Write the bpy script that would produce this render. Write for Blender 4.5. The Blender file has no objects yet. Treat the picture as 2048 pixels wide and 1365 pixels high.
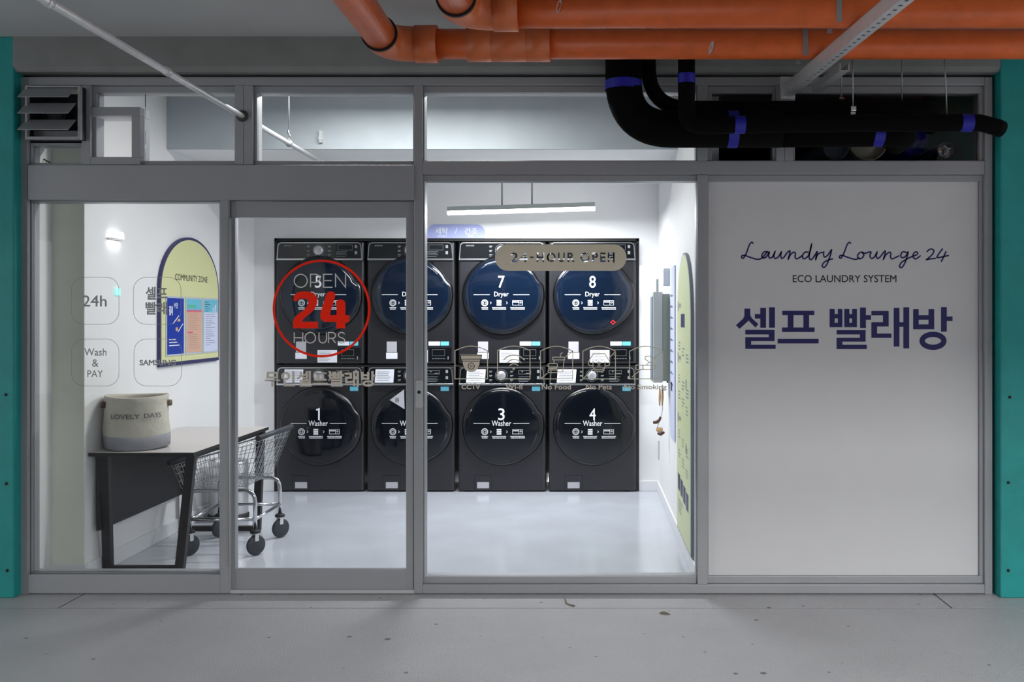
import bpy, math, random
from mathutils import Vector, Matrix
S = bpy.context.scene
COL = S.collection
R = math.radians
random.seed(4)

# ------------------------------------------------------------------ camera
F_PX, VX, VY, HC = 1900.0, 1170.0, 635.0, 1.42       # focal length, principal point (px of 2048x1365), eye height
cd = bpy.data.cameras.new('camera'); cam = bpy.data.objects.new('camera', cd); COL.objects.link(cam)
cam.location = (0, 0, HC); cam.rotation_euler = (R(90), 0, 0)
cd.sensor_width = 36; cd.lens = 36 * F_PX / 2048
cd.shift_x = (1024 - VX) / 2048; cd.shift_y = -(682.5 - VY) / 2048
cd.clip_start = 0.02
S.camera = cam
# ------------------------------------------------------------------ world, exposure
w = bpy.data.worlds.new('world'); S.world = w; w.use_nodes = True
w.node_tree.nodes['Background'].inputs[0].default_value = (0.97, 0.98, 1, 1)
w.node_tree.nodes['Background'].inputs[1].default_value = 2.0
S.view_settings.view_transform = 'Standard'; S.view_settings.look = 'None'
S.view_settings.exposure = 0.0; S.view_settings.gamma = 1.0
try:
    S.cycles.use_denoising = True
    S.cycles.max_bounces = 10; S.cycles.transparent_max_bounces = 16
    S.cycles.sample_clamp_indirect = 4
except Exception: pass

def area(name, loc, sx, sy, watts, rot=(0, 0, 0), col=(1, 1, 1), parent=None):
    l = bpy.data.lights.new(name, 'AREA'); l.shape = 'RECTANGLE'; l.size = sx; l.size_y = sy
    l.energy = watts; l.color = col
    o = bpy.data.objects.new(name, l); COL.objects.link(o); o.location = loc; o.rotation_euler = rot
    if parent: o.parent = parent
    return o
W_PEND, W_FRONT, W_GR, W_GL = 60, 34, 135, 80       # pendant, front ceiling lamp, garage tubes (watts)

# ------------------------------------------------------------------ colour + materials
def lin(c):
    if isinstance(c, (int, float)): c = (c, c, c)
    return tuple(((v/255)/12.92 if v/255 <= .04045 else ((v/255+.055)/1.055)**2.4) for v in c)
def mat(name, c, rough=.5, metal=0, spec=.5, emit=0, noise=0, nscale=30, bump=0, bscale=200, coat=0, trans=0, rnoise=0):
    m = bpy.data.materials.new(name); m.use_nodes = True; nt = m.node_tree; N = nt.nodes; L = nt.links
    b = N['Principled BSDF']; c = lin(c) + (1,)
    b.inputs['Base Color'].default_value = c; b.inputs['Roughness'].default_value = rough
    b.inputs['Metallic'].default_value = metal; b.inputs['Specular IOR Level'].default_value = spec
    b.inputs['Coat Weight'].default_value = coat
    if emit:
        b.inputs['Emission Color'].default_value = c; b.inputs['Emission Strength'].default_value = emit
    if noise or bump or rnoise:
        tc = N.new('ShaderNodeTexCoord')
    if noise or rnoise:
        n = N.new('ShaderNodeTexNoise'); n.inputs['Scale'].default_value = nscale; n.inputs['Detail'].default_value = 6
        L.new(tc.outputs['Object'], n.inputs['Vector'])
    if noise:
        mr = N.new('ShaderNodeMapRange'); mr.inputs[1].default_value = .3; mr.inputs[2].default_value = .7
        mr.inputs[3].default_value = 1-noise; mr.inputs[4].default_value = 1+noise
        L.new(n.outputs['Fac'], mr.inputs[0])
        mx = N.new('ShaderNodeVectorMath'); mx.operation = 'SCALE'; mx.inputs[0].default_value = c[:3]
        L.new(mr.outputs[0], mx.inputs['Scale']); L.new(mx.outputs[0], b.inputs['Base Color'])
    if rnoise:
        mr2 = N.new('ShaderNodeMapRange'); mr2.inputs[1].default_value = .3; mr2.inputs[2].default_value = .7
        mr2.inputs[3].default_value = max(0, rough-rnoise); mr2.inputs[4].default_value = rough+rnoise
        L.new(n.outputs['Fac'], mr2.inputs[0]); L.new(mr2.outputs[0], b.inputs['Roughness'])
    if bump:
        n2 = N.new('ShaderNodeTexNoise'); n2.inputs['Scale'].default_value = bscale; n2.inputs['Detail'].default_value = 3
        L.new(tc.outputs['Object'], n2.inputs['Vector'])
        bp = N.new('ShaderNodeBump'); bp.inputs['Strength'].default_value = bump; bp.inputs['Distance'].default_value = .01
        L.new(n2.outputs['Fac'], bp.inputs['Height']); L.new(bp.outputs[0], b.inputs['Normal'])
    if trans:   # translucent vinyl: daylight of the shop comes through from behind
        t = N.new('ShaderNodeBsdfTranslucent'); t.inputs[0].default_value = c
        mxs = N.new('ShaderNodeMixShader'); mxs.inputs[0].default_value = trans
        L.new(b.outputs[0], mxs.inputs[1]); L.new(t.outputs[0], mxs.inputs[2])
        L.new(mxs.outputs[0], N['Material Output'].inputs[0])
    return m
def glass_mat(name, tint=(.97, .98, .98), refl=1.0, film=0):
    m = bpy.data.materials.new(name); m.use_nodes = True; nt = m.node_tree; N = nt.nodes; L = nt.links
    N.remove(N['Principled BSDF'])
    t = N.new('ShaderNodeBsdfTransparent'); t.inputs[0].default_value = tint + (1,)
    g = N.new('ShaderNodeBsdfGlossy'); g.inputs['Roughness'].default_value = .01
    f = N.new('ShaderNodeFresnel'); f.inputs[0].default_value = 1.3
    mx = N.new('ShaderNodeMixShader')
    L.new(f.outputs[0], mx.inputs[0]); L.new(t.outputs[0], mx.inputs[1]); L.new(g.outputs[0], mx.inputs[2])
    L.new(mx.outputs[0], N['Material Output'].inputs[0])
    return m
M = dict(
    alu=mat('grey_aluminium', (156, 158, 162), .42, .25, noise=.03, nscale=3, bump=.02, bscale=600),
    alu_light=mat('bright_aluminium', (186, 188, 190), .4, .2),
    seal=mat('dark_sealant', (62, 62, 63), .8),
    glass=glass_mat('clear_glass'),
    white=mat('white_wall_paint', (227, 227, 228), .6, noise=.015, nscale=4),
    conc=mat('grey_concrete_paint', (128, 130, 129), .75, noise=.07, nscale=6, bump=.1, bscale=40),
    beamgrey=mat('blue_grey_concrete', (176, 184, 190), .7, noise=.05, nscale=5),
    ceil=mat('painted_ceiling', (178, 180, 180), .8, noise=.03, nscale=3, bump=.08, bscale=30),
    teal=mat('teal_paint', (14, 142, 139), .55, noise=.08, nscale=9, bump=.12, bscale=60),
    floor_in=mat('pale_epoxy_floor', (186, 190, 199), .16, spec=.5, noise=.03, nscale=3, rnoise=.06),
    white_trim=mat('white_skirting', (222, 223, 226), .4),
    olive=mat('pale_olive_paint', (228, 231, 218), .6, noise=.04, nscale=5),
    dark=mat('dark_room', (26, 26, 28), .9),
    black=mat('matt_black', (9, 9, 10), .6),
    orange=mat('orange_brown_pvc', (214, 98, 40), .38, noise=.10, nscale=14, bump=.06, bscale=90),
    orange_fit=mat('orange_brown_fitting', (196, 100, 52), .4, noise=.06, nscale=14),
    foam=mat('black_foam_insulation', (4, 4, 4), .85, bump=.2, bscale=150, spec=.1),
    tape=mat('blue_tape', (14, 18, 150), .5),
    steel=mat('galvanised_steel', (214, 216, 218), .32, .4, noise=.06, nscale=20),
    chrome=mat('chrome_wire', (205, 207, 210), .16, 1),
    rod=mat('threaded_rod', (140, 146, 146), .4, .7),
    mbody=mat('dark_inox_steel', (58, 58, 63), .30, .65, noise=.02, nscale=4),
    mpanel=mat('black_gloss_panel', (9, 12, 16), .12, coat=.4),
    mtrim=mat('silver_trim', (200, 202, 206), .22, .9),
    rim=mat('door_rim_black', (5, 6, 9), .25),
    dglass=mat('dark_navy_glass', (5, 9, 18), .07, coat=0, spec=.4),
    dglass_glare=mat('blue_glare_glass', (7, 20, 38), 0.08, coat=.2, spec=.4),  # blue glare of the pendant painted into the dryer door glass
    dial=mat('brushed_silver', (190, 190, 194), .3, .7),
    ink=mat('white_print', (232, 234, 238), .5),
    greyink=mat('grey_print', (135, 140, 146), .5),
    paper=mat('white_paper', (228, 230, 240), .6),
    greypaper=mat('grey_label', (178, 176, 184), .6),
    cyan=mat('cyan_label', (110, 200, 228), .5),
    navy=mat('navy_vinyl', (24, 22, 92), .5),
    blackink=mat('black_print', (20, 20, 24), .6),
    film=mat('white_window_film', (208, 208, 210), .55, noise=.012, nscale=8),
    taupe=mat('taupe_vinyl', (198, 187, 168), .5, trans=.5),
    beige=mat('beige_vinyl', (196, 186, 172), .5, trans=.5),
    grey_vinyl=mat('grey_vinyl', (160, 162, 162), .5, trans=.35),
    red=mat('red_vinyl', (235, 40, 16), .45, trans=.7),
    pale_vinyl=mat('pale_vinyl', (214, 208, 204), .5, trans=.4),
    sign_lilac=mat('lilac_sign', (166, 174, 222), .5),
    yellow=mat('pale_yellow_board', (208, 209, 158), .55),
    yellowg=mat('pale_green_board', (200, 207, 166), .55),
    dnavy=mat('dark_navy_edge', (52, 50, 96), .45),
    wood=mat('black_wood_laminate', (28, 24, 27), .45, noise=.2, nscale=10),
    ttop=mat('brown_laminate_sheen', (196, 190, 187), .35, noise=.03, nscale=8),  # sheen of the white wall painted in, paler than the brown top
    canvas=mat('cream_canvas', (186, 182, 170), .85, noise=.07, nscale=16, bump=.35, bscale=26),
    canvas_d=mat('grey_canvas_band', (138, 139, 146), .85, noise=.08, nscale=12, bump=.3, bscale=24),
    rubber=mat('dark_rubber', (44, 50, 58), .55),
    cab=mat('grey_steel_cabinet', (176, 181, 178), .5),
    cab_d=mat('green_grey_steel', (136, 146, 136), .5),
    cab_e=mat('blue_grey_edge', (112, 124, 140), .5),
    pine=mat('pale_wood', (206, 168, 120), .55),
    brown=mat('brown_bristle', (84, 58, 48), .8),
    leaf=mat('dry_leaf', (112, 104, 84), .8),
    lamp=mat('lamp_diffuser', (255, 255, 255), .5, emit=9),
    refl_glow=mat('reflection_glow', (255, 255, 255), .5, emit=1.6),  # emission stands in for a lamp mirrored in the glass
    tube=mat('fluorescent_tube', (255, 255, 255), .5, emit=12),
    cyan_refl=mat('cyan_reflection', (150, 235, 228), .5, emit=.9),  # glow stands in for a sign mirrored in the glass
    pcap=mat('poster_blue', (26, 56, 158), .35), psalmon=mat('poster_salmon', (214, 170, 148), .4),
    pcyan=mat('poster_cyan', (110, 188, 212), .4), pwhite=mat('poster_white', (206, 212, 236), .4),
    pink=mat('poster_pink', (206, 110, 128), .4), green=mat('poster_green', (96, 182, 160), .4),
    sleeve=mat('clear_sleeve_edge', (186, 194, 206), .25),
    duct=mat('silver_duct', (186, 184, 172), .35, .4),
    dimink=mat('dark_grey_print', (92, 94, 94), .8),
    redtag=mat('red_tag', (220, 40, 50), .5),
)
# textured floor of the garage: fine speckle that glints
def garage_floor():
    m = mat('garage_floor_coating', (190, 190, 193), .30, spec=.5, noise=.05, nscale=2.5, bump=.6, bscale=150)
    nt = m.node_tree; N = nt.nodes; L = nt.links; b = N['Principled BSDF']
    tc = N.new('ShaderNodeTexCoord')
    vo = N.new('ShaderNodeTexVoronoi'); vo.voronoi_dimensions = '2D'; vo.inputs['Scale'].default_value = 3.1; L.new(tc.outputs['Object'], vo.inputs['Vector'])
    cr = N.new('ShaderNodeMapRange'); cr.inputs[1].default_value = .014; cr.inputs[2].default_value = .03
    cr.inputs[3].default_value = .25; cr.inputs[4].default_value = 1.0; nz = N.new('ShaderNodeTexNoise'); nz.inputs['Scale'].default_value = 1.7; L.new(tc.outputs['Object'], nz.inputs['Vector'])
    ad = N.new('ShaderNodeMath'); ad.operation = 'MULTIPLY_ADD'; ad.inputs[1].default_value = .12; L.new(nz.outputs['Fac'], ad.inputs[0])
    sb = N.new('ShaderNodeMath'); sb.operation = 'SUBTRACT'; sb.inputs[1].default_value = .055; L.new(vo.outputs['Distance'], sb.inputs[0])
    L.new(sb.outputs[0], ad.inputs[2]); L.new(ad.outputs[0], cr.inputs[0])
    old = b.inputs['Base Color'].links[0].from_socket
    mx = N.new('ShaderNodeVectorMath'); mx.operation = 'SCALE'
    L.new(old, mx.inputs[0]); L.new(cr.outputs[0], mx.inputs['Scale']); L.new(mx.outputs[0], b.inputs['Base Color'])
    return m
M['floor_out'] = garage_floor()

# ------------------------------------------------------------------ helpers
def U(px, py, Y):                     # point at depth Y seen at that place of the photo
    return ((px-VX)*Y/F_PX, Y, HC-(py-VY)*Y/F_PX)
class MB:
    def __init__(s): s.v = []; s.f = []; s.sm = []
    def add(s, vs, fs, smooth=False):
        o = len(s.v); s.v += [tuple(p) for p in vs]
        for f in fs: s.f.append(tuple(i+o for i in f)); s.sm.append(smooth)
        return s
    def box(s, x0, x1, y0, y1, z0, z1):
        x0, x1 = sorted((x0, x1)); y0, y1 = sorted((y0, y1)); z0, z1 = sorted((z0, z1))
        v = [(x0,y0,z0),(x1,y0,z0),(x1,y1,z0),(x0,y1,z0),(x0,y0,z1),(x1,y0,z1),(x1,y1,z1),(x0,y1,z1)]
        return s.add(v, [(0,3,2,1),(4,5,6,7),(0,1,5,4),(1,2,6,5),(2,3,7,6),(3,0,4,7)])
    def prism(s, prof, axis, a, b):    # prof: ccw list of 2d points, extruded along axis ('x','y','z') from a to b
        n = len(prof)
        def P(p, t):
            return {'x': (t, p[0], p[1]), 'y': (p[0], t, p[1]), 'z': (p[0], p[1], t)}[axis]
        v = [P(p, a) for p in prof] + [P(p, b) for p in prof]
        f = [tuple(range(n)), tuple(range(2*n-1, n-1, -1))] + [(i, i+n, (i+1) % n+n, (i+1) % n) for i in range(n)]
        return s.add(v, f)
    def tube(s, path, r, n=10, caps=True, closed=False):
        path = [Vector(p) for p in path]; N = len(path)
        rr = r if isinstance(r, (list, tuple)) else [r]*N
        up = None; vs = []
        for i, p in enumerate(path):
            a = path[i-1] if (i > 0 or closed) else p; b = path[(i+1) % N] if (i < N-1 or closed) else p
            t = (b-a).normalized()
            if up is None:
                up = t.orthogonal().normalized()
            up = (up - t*up.dot(t)).normalized(); sd = t.cross(up)
            vs += [p + up*math.cos(2*math.pi*k/n)*rr[i] + sd*math.sin(2*math.pi*k/n)*rr[i] for k in range(n)]
        fs = []
        for i in range(N if closed else N-1):
            j = (i+1) % N
            for k in range(n):
                fs.append((i*n+k, i*n+(k+1) % n, j*n+(k+1) % n, j*n+k))
        s.add(vs, fs, True)
        if caps and not closed:
            o = len(s.v)-len(vs)
            s.f.append(tuple(o+k for k in range(n-1, -1, -1))); s.sm.append(False)
            s.f.append(tuple(o+(N-1)*n+k for k in range(n))); s.sm.append(False)
        return s
    def cyl(s, a, b, r, n=16): return s.tube([a, b], r, n)
    def lathe(s, prof, n=32, axis='z', c=(0, 0, 0), smooth=True):   # prof: (r, h)
        vs = []
        for r, h in prof:
            for k in range(n):
                a = 2*math.pi*k/n; u, v = r*math.cos(a), r*math.sin(a)
                p = {'z': (u, v, h), 'y': (u, h, v), 'x': (h, u, v)}[axis]
                vs.append((p[0]+c[0], p[1]+c[1], p[2]+c[2]))
        fs = [(i*n+k, i*n+(k+1) % n, (i+1)*n+(k+1) % n, (i+1)*n+k) for i in range(len(prof)-1) for k in range(n)]
        return s.add(vs, fs, smooth)
    def ribbon(s, pts, wd, mp, closed=False, cap=False, th=.0006):   # flat mitred stroke, 2d points mapped by mp(u,v,h)
        pts = [Vector((p[0], p[1])) for p in pts]
        q = [pts[0]]
        for p in pts[1:]:
            if (p-q[-1]).length > 1e-7: q.append(p)
        if closed and (q[0]-q[-1]).length < 1e-7: q.pop()
        pts = q; n = len(pts)
        if n < 2: return s
        Lf, Rt = [], []
        for i, p in enumerate(pts):
            a = pts[i-1] if (i > 0 or closed) else None; b = pts[(i+1) % n] if (i < n-1 or closed) else None
            d0 = (p-a).normalized() if a is not None else (b-p).normalized()
            d1 = (b-p).normalized() if b is not None else d0
            n0 = Vector((-d0.y, d0.x)); n1 = Vector((-d1.y, d1.x)); mv = n0+n1
            mv = mv.normalized() if mv.length > 1e-4 else n0
            k = wd/2/max(.35, mv.dot(n0)); Lf.append(p+mv*k); Rt.append(p-mv*k)
        o = []
        for i in range(n if closed else n-1):
            j = (i+1) % n
            s.add([mp(*Lf[i], th), mp(*Rt[i], th), mp(*Rt[j], th), mp(*Lf[j], th)], [(0, 1, 2, 3)])
        if cap and not closed:
            for p, qn in ((pts[0], pts[1]), (pts[-1], pts[-2])):
                d = (p-qn).normalized(); a0 = math.atan2(d.y, d.x)
                fan = [p+Vector((math.cos(a0+t), math.sin(a0+t)))*wd/2 for t in [(-.5+k/8)*math.pi for k in range(9)]]
                s.add([mp(*x, th) for x in fan], [tuple(range(9))])
        return s
    def poly(s, pts, mp, th=.0006):
        return s.add([mp(p[0], p[1], th) for p in pts], [tuple(range(len(pts)))])
    def rect(s, x0, y0, x1, y1, mp, th=.0006):
        return s.poly([(x0, y0), (x1, y0), (x1, y1), (x0, y1)], mp, th)
    def build(s, name, m, parent=None, bevel=0, seg=2, loc=None):
        me = bpy.data.meshes.new(name); me.from_pydata(s.v, [], s.f)
        me.polygons.foreach_set('use_smooth', s.sm)
        for x in (m if isinstance(m, (list, tuple)) else [m]): me.materials.append(M[x])
        o = bpy.data.objects.new(name, me); COL.objects.link(o)
        if parent: o.parent = parent
        if loc: o.location = loc
        if bevel:
            b = o.modifiers.new('bevel', 'BEVEL'); b.width = bevel; b.segments = seg; b.limit_method = 'ANGLE'
        return o
def plane_y(Y):                        # photo pixels on the upright plane y = Y (facing the camera)
    return lambda u, v, h: U(u, v, Y-h)[0:1] + (Y-h,) + U(u, v, Y)[2:]
def crop_map(mp, ox, oy, k):           # coordinates of an enlarged detail -> pixels
    return lambda u, v, h: mp(ox+u*k, oy+v*k, h)
def tag(o, label=None, cat=None, group=None, kind=None):
    if label: o['label'] = label
    if cat: o['category'] = cat
    if group: o['group'] = group
    if kind: o['kind'] = kind
    return o
def struct(o): o['kind'] = 'structure'; return o
def empty(name, loc, label, cat, group=None, rz=0):
    o = bpy.data.objects.new(name, None); COL.objects.link(o); o.location = loc; o.rotation_euler = (0, 0, rz)
    o.empty_display_size = .1
    return tag(o, label, cat, group)
def part(mb, name, m, parent, bevel=0, label=None, seg=2):   # world-space mesh under an Empty standing at parent.location
    p = parent; off = Vector((0, 0, 0))
    while p: off += Vector(p.location); p = p.parent
    mb.v = [tuple(Vector(v)-off) for v in mb.v]
    o = mb.build(name, m, parent, bevel, seg)
    if label: o['label'] = label
    return o
def copy_tree(o, parent=None):
    c = o.copy(); COL.objects.link(c)
    if parent: c.parent = parent
    for ch in list(o.children): copy_tree(ch, c)
    return c
_tc = {}
def fatten(vs, fs, d):                 # push every outline of a flat filled mesh outwards by d (mitred)
    key = lambda i: (round(vs[i][0], 5), round(vs[i][1], 5))
    cnt = {}
    for f in fs:
        ar = sum(vs[f[i]][0]*vs[f[(i+1) % len(f)]][1]-vs[f[(i+1) % len(f)]][0]*vs[f[i]][1] for i in range(len(f)))
        g = f if ar > 0 else f[::-1]
        for i in range(len(g)):
            a, b = key(g[i]), key(g[(i+1) % len(g)])
            if a != b: cnt[(a, b)] = cnt.get((a, b), 0)+1
    nrm = {}
    for (a, b) in cnt:
        if (b, a) in cnt: continue
        dx, dy = b[0]-a[0], b[1]-a[1]; l = math.hypot(dx, dy)
        for k in (a, b): nrm.setdefault(k, []).append((dy/l, -dx/l))
    out = []
    for i, v in enumerate(vs):
        n = nrm.get(key(i))
        if not n: out.append(v); continue
        mx, my = sum(q[0] for q in n), sum(q[1] for q in n); l = math.hypot(mx, my)
        if l < 1e-6: out.append(v); continue
        mx /= l; my /= l; c = max(.5, mx*n[0][0]+my*n[0][1])
        out.append((v[0]+mx*d/c, v[1]+my*d/c))
    return out
def text_geo(body, off=0, res=3):
    key = (body, off)
    if key in _tc: return _tc[key]
    c = bpy.data.curves.new('text', 'FONT'); c.body = body; c.resolution_u = res
    o = bpy.data.objects.new('text', c); COL.objects.link(o)
    dg = bpy.context.evaluated_depsgraph_get()
    me = bpy.data.meshes.new_from_object(o.evaluated_get(dg))
    vs = [(v.co.x, v.co.y) for v in me.vertices]; fs = [tuple(p.vertices) for p in me.polygons]
    bpy.data.objects.remove(o); bpy.data.curves.remove(c); bpy.data.meshes.remove(me)
    if off: vs = fatten(vs, fs, off)
    x0 = min(v[0] for v in vs); x1 = max(v[0] for v in vs); y0 = min(v[1] for v in vs); y1 = max(v[1] for v in vs)
    _tc[key] = ([((x-x0)/(x1-x0), (y-y0)/(y1-y0)) for x, y in vs], fs)
    return _tc[key]
def text(mb, body, x0, x1, ytop, ybot, mp, off=0, th=.0008):     # lettering fitted to a box of plane coordinates
    vs, fs = text_geo(body, off)
    return mb.add([mp(x0+(x1-x0)*u, ybot+(ytop-ybot)*v, th) for u, v in vs], fs)
def arc(cx, cy, rx, ry, a0, a1, n=24):
    return [(cx+rx*math.cos(R(a0+(a1-a0)*i/n)), cy+ry*math.sin(R(a0+(a1-a0)*i/n))) for i in range(n+1)]
def smooth(pts, sub=6):                # Catmull-Rom
    out = []; P = [pts[0]]+list(pts)+[pts[-1]]
    for i in range(1, len(P)-2):
        for k in range(sub):
            t = k/sub; q = []
            for d in (0, 1):
                a, b, c, e = P[i-1][d], P[i][d], P[i+1][d], P[i+2][d]
                q.append(.5*(2*b+(c-a)*t+(2*a-5*b+4*c-e)*t*t+(3*b-a-3*c+e)*t**3))
            out.append(tuple(q))
    return out+[pts[-1]]
def rrect(x0, y0, x1, y1, r, n=6):
    p = []
    for cx, cy, a in ((x1-r, y1-r, 0), (x0+r, y1-r, 90), (x0+r, y0+r, 180), (x1-r, y0+r, 270)):
        p += arc(cx, cy, r, r, a, a+90, n)
    return p
def bend(a, b, c, rad, n=8):           # rounded corner a-b-c
    a, b, c = Vector(a), Vector(b), Vector(c); u = (a-b).normalized(); v = (c-b).normalized()
    p0 = b+u*rad; p1 = b+v*rad
    return [tuple((1-t)**2*p0+2*(1-t)*t*b+t*t*p1) for t in [i/n for i in range(n+1)]]

# ------------------------------------------------------------------ depths
YF, YB, YG = 4.86, 4.97, 4.905          # front and back of the frame, face of the glass
YS = YG - .002                          # stickers on the glass
XL, XR, YW = -2.70, .60, 7.76           # left wall, right wall, back wall of the shop
ZC, ZD = 2.84, 2.507                    # ceiling, dropped ceiling at the back
X0, X1 = -2.886, 2.10                   # inner faces of the two columns

# ------------------------------------------------------------------ setting: garage
yj = 4.634; g = .004
fl = MB().box(-10, 10, -8, yj-g, -.1, 0).box(-6, -2.57-g, yj+g, 4.90, -.1, 0).box(-2.57+g, 1.79-g, yj+g, 4.90, -.1, 0).box(1.79+g, 6, yj+g, 4.90, -.1, 0)
struct(fl.build('floor', 'floor_out'))
struct(MB().box(-6, 6, yj-.1, 4.95, -.14, -.0015).build('trim_1', 'black'))
struct(MB().box(-6, 6, 4.90, 8.2, -.1, -.0005).build('floor', 'floor_in'))
struct(MB().box(-10, 10, -8, 8.2, ZC, ZC+.2).build('ceiling', 'ceil'))
struct(MB().box(-10, 10, -8.2, -8, -.1, ZC).build('wall_behind', 'conc'))
struct(MB().box(X0-1.3, X0, 4.80, 5.9, 0, ZC).build('wall_left_column', 'teal', bevel=.006))
struct(MB().box(X1, X1+1.3, 4.80, 5.9, 0, ZC).build('wall_right_column', 'teal', bevel=.006))
bm_ = MB().prism([(4.80, 2.69), (4.80, 2.84), (5.0, 2.84), (5.0, 2.665), (4.815, 2.665)], 'x', X0-.006, X1)
struct(bm_.build('wall_front_beam', 'conc'))
struct(MB().box(-10, 10, -.85, -.3, 2.35, ZC).build('wall_shade_beam', 'conc'))  # unseen beam added behind the camera to shade the upper shop front
struct(MB().box(X0, X1, 4.885, 4.96, 2.63, 2.668).box(X0, -2.852, 4.885, 4.96, 0, 2.66).box(2.055, X1, 4.885, 4.96, 0, 2.66).build('trim_2', 'seal'))
# plugs and scuffs left in the columns stay part of the paint
pl = MB()
for px, py in ((11, 790), (12, 968), (14, 1142)): pl.lathe([(0, 0), (.008, 0), (.008, .01)], 8, 'y', U(px, py, 4.797))
struct(pl.build('trim_3', 'black'))
pr = MB()
for px, py in ((2020, 795), (2017, 966), (2017, 1142)): pr.lathe([(0, 0), (.008, 0), (.008, .01)], 8, 'y', U(px, py, 4.797))
struct(pr.build('trim_4', 'black'))

# garage tubes behind the camera: they light the lower half of the shop front
def garage_lamp(x, y, watts, label):
    t = empty('fluorescent_lamp', (x, y, ZC), label, 'lamp')
    MB().cyl((0, 0, -.10), (0, 0, 0), .012).build('stem', 'white_trim', t)
    h_ = MB().box(-.6, .6, -.09, .09, -.02, .03).build('reflector', 'white_trim', t, .004); h_.location = (0, 0, -.12); h_.rotation_euler = (R(56), 0, 0)
    MB().cyl((-.57, -.04, -.036), (.57, -.04, -.036), .014).build('tube', 'tube', h_)
    MB().cyl((-.57, .04, -.036), (.57, .04, -.036), .014).build('tube', 'tube', h_)
    l_ = area('lamp_light', (0, 0, -.055), 1.1, .14, watts, parent=h_); l_.data.spread = R(110)
garage_lamp(1.9, -1.75, W_GR*.5, 'white tilted twin tube lamp on the garage ceiling nearest the shop')
garage_lamp(2.7, -2.35, W_GR*.5, 'white tilted twin tube lamp right of and behind the nearest one')
garage_lamp(-9.3, -4.4, W_GL, 'white tilted twin tube lamp on the garage ceiling far from the shop')

# ------------------------------------------------------------------ setting: shop room
struct(MB().box(XL-.5, XL, 5.13, 8.0, 0, ZC).box(XL-.5, -2.878, 4.97, 5.13, 0, ZC).build('wall_left', 'white'))
struct(MB().box(-2.877, XL-.0005, 5.124, 5.1295, 0, ZC).build('wall_left_pillar', 'olive'))
struct(MB().box(XR, XR+.10, 4.97, 8.0, 0, ZC).build('wall_right', 'white'))
xa, xb = U(549, 0, YW)[0], U(1278, 0, YW)[0]; zt = U(0, 477, YW)[2]
struct(MB().box(XL-.4, xa, YW, YW+.15, 0, ZC).box(xb, XR+.1, YW, YW+.15, 0, ZC).box(xa, xb, YW, YW+.15, zt, ZC).build('wall_back', 'white'))
struct(MB().box(xa-.1, xb+.1, YW+.9, YW+.95, 0, ZC).build('wall_recess', 'black'))
struct(MB().box(xa, xa+.022, YW-.003, YW+.88, 0, zt).box(xb-.022, xb, YW-.003, YW+.88, 0, zt).box(xa, xb, YW-.003, YW+.88, zt-.022, zt).build('trim_5', 'black'))
struct(MB().box(XL, XR, 6.13, 6.16, ZD, ZC).build('wall_bulkhead', 'beamgrey'))
struct(MB().box(XL, XR, 6.16, YW, ZD, ZC).build('ceiling', 'white'))
struct(MB().box(XL, XL+.012, 5.13, YW, 0, .088).box(-2.878, XL+.012, 5.112, 5.124, 0, .088).build('baseboard_left', 'white_trim', bevel=.003))
struct(MB().box(XR-.012, XR, 4.97, YW, 0, .085).build('baseboard_right', 'white_trim', bevel=.003))
struct(MB().box(XL, xa, YW-.012, YW, 0, .085).box(xb, XR, YW-.012, YW, 0, .085).build('baseboard_back', 'white_trim', bevel=.003))
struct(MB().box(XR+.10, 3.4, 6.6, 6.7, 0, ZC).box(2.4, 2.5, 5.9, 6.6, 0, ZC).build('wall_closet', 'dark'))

# ------------------------------------------------------------------ shop front: frame
def fbox(mb, x0, x1, y0, y1, yf=YF, yb=YB):
    a = U(x0, y0, yf); b = U(x1, y1, yf)
    return mb.box(a[0], b[0], yf, yb, a[2], b[2])
def trim(n, rects, yf=YF, yb=YB, m='alu', bevel=.0025):
    mb = MB()
    for r in rects: fbox(mb, *r, yf, yb)
    return struct(mb.build('trim_%d' % n, m, bevel=bevel))
trim(6, [(40, 55, 154, 1190)])                                        # left post
trim(7, [(1970, 1985, 154, 1190)])                                    # right post
trim(8, [(55.3, 1969.7, 154, 170)])                                   # top rail
trim(9, [(470, 487, 170.3, 329.7), (487.6, 505, 170.3, 329.7)])       # transom post
trim(10, [(828, 845, 170.3, 1188)])                                   # post right of the door
trim(11, [(1395, 1415, 170.3, 321.7), (1395, 1415, 349.3, 1169.7)])                               # post left of the sign
trim(12, [(1553, 1569, 170.3, 321.7), (1569.6, 1586, 170.3, 321.7)])  # double post over the sign
trim(13, [(163, 181, 170.3, 329.7)])                                  # post beside the fan
trim(14, [(55.3, 827.7, 330, 400)], YF-.012, YB)                      # door header
trim(15, [(845.3, 1969.7, 322, 349)])                                 # rail over the big windows
trim(16, [(845.3, 1969.7, 1170, 1188)])                               # sill
trim(17, [(440, 457, 400.3, 1188), (457, 461, 436, 1188)])            # post between fixed pane and door
trim(18, [(55.3, 439.7, 1150, 1188)])                                 # plinth under the fixed pane
trim(19, [(461, 828, 1181, 1188)], YF, YB, 'alu_light', .001)         # floor track

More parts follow.
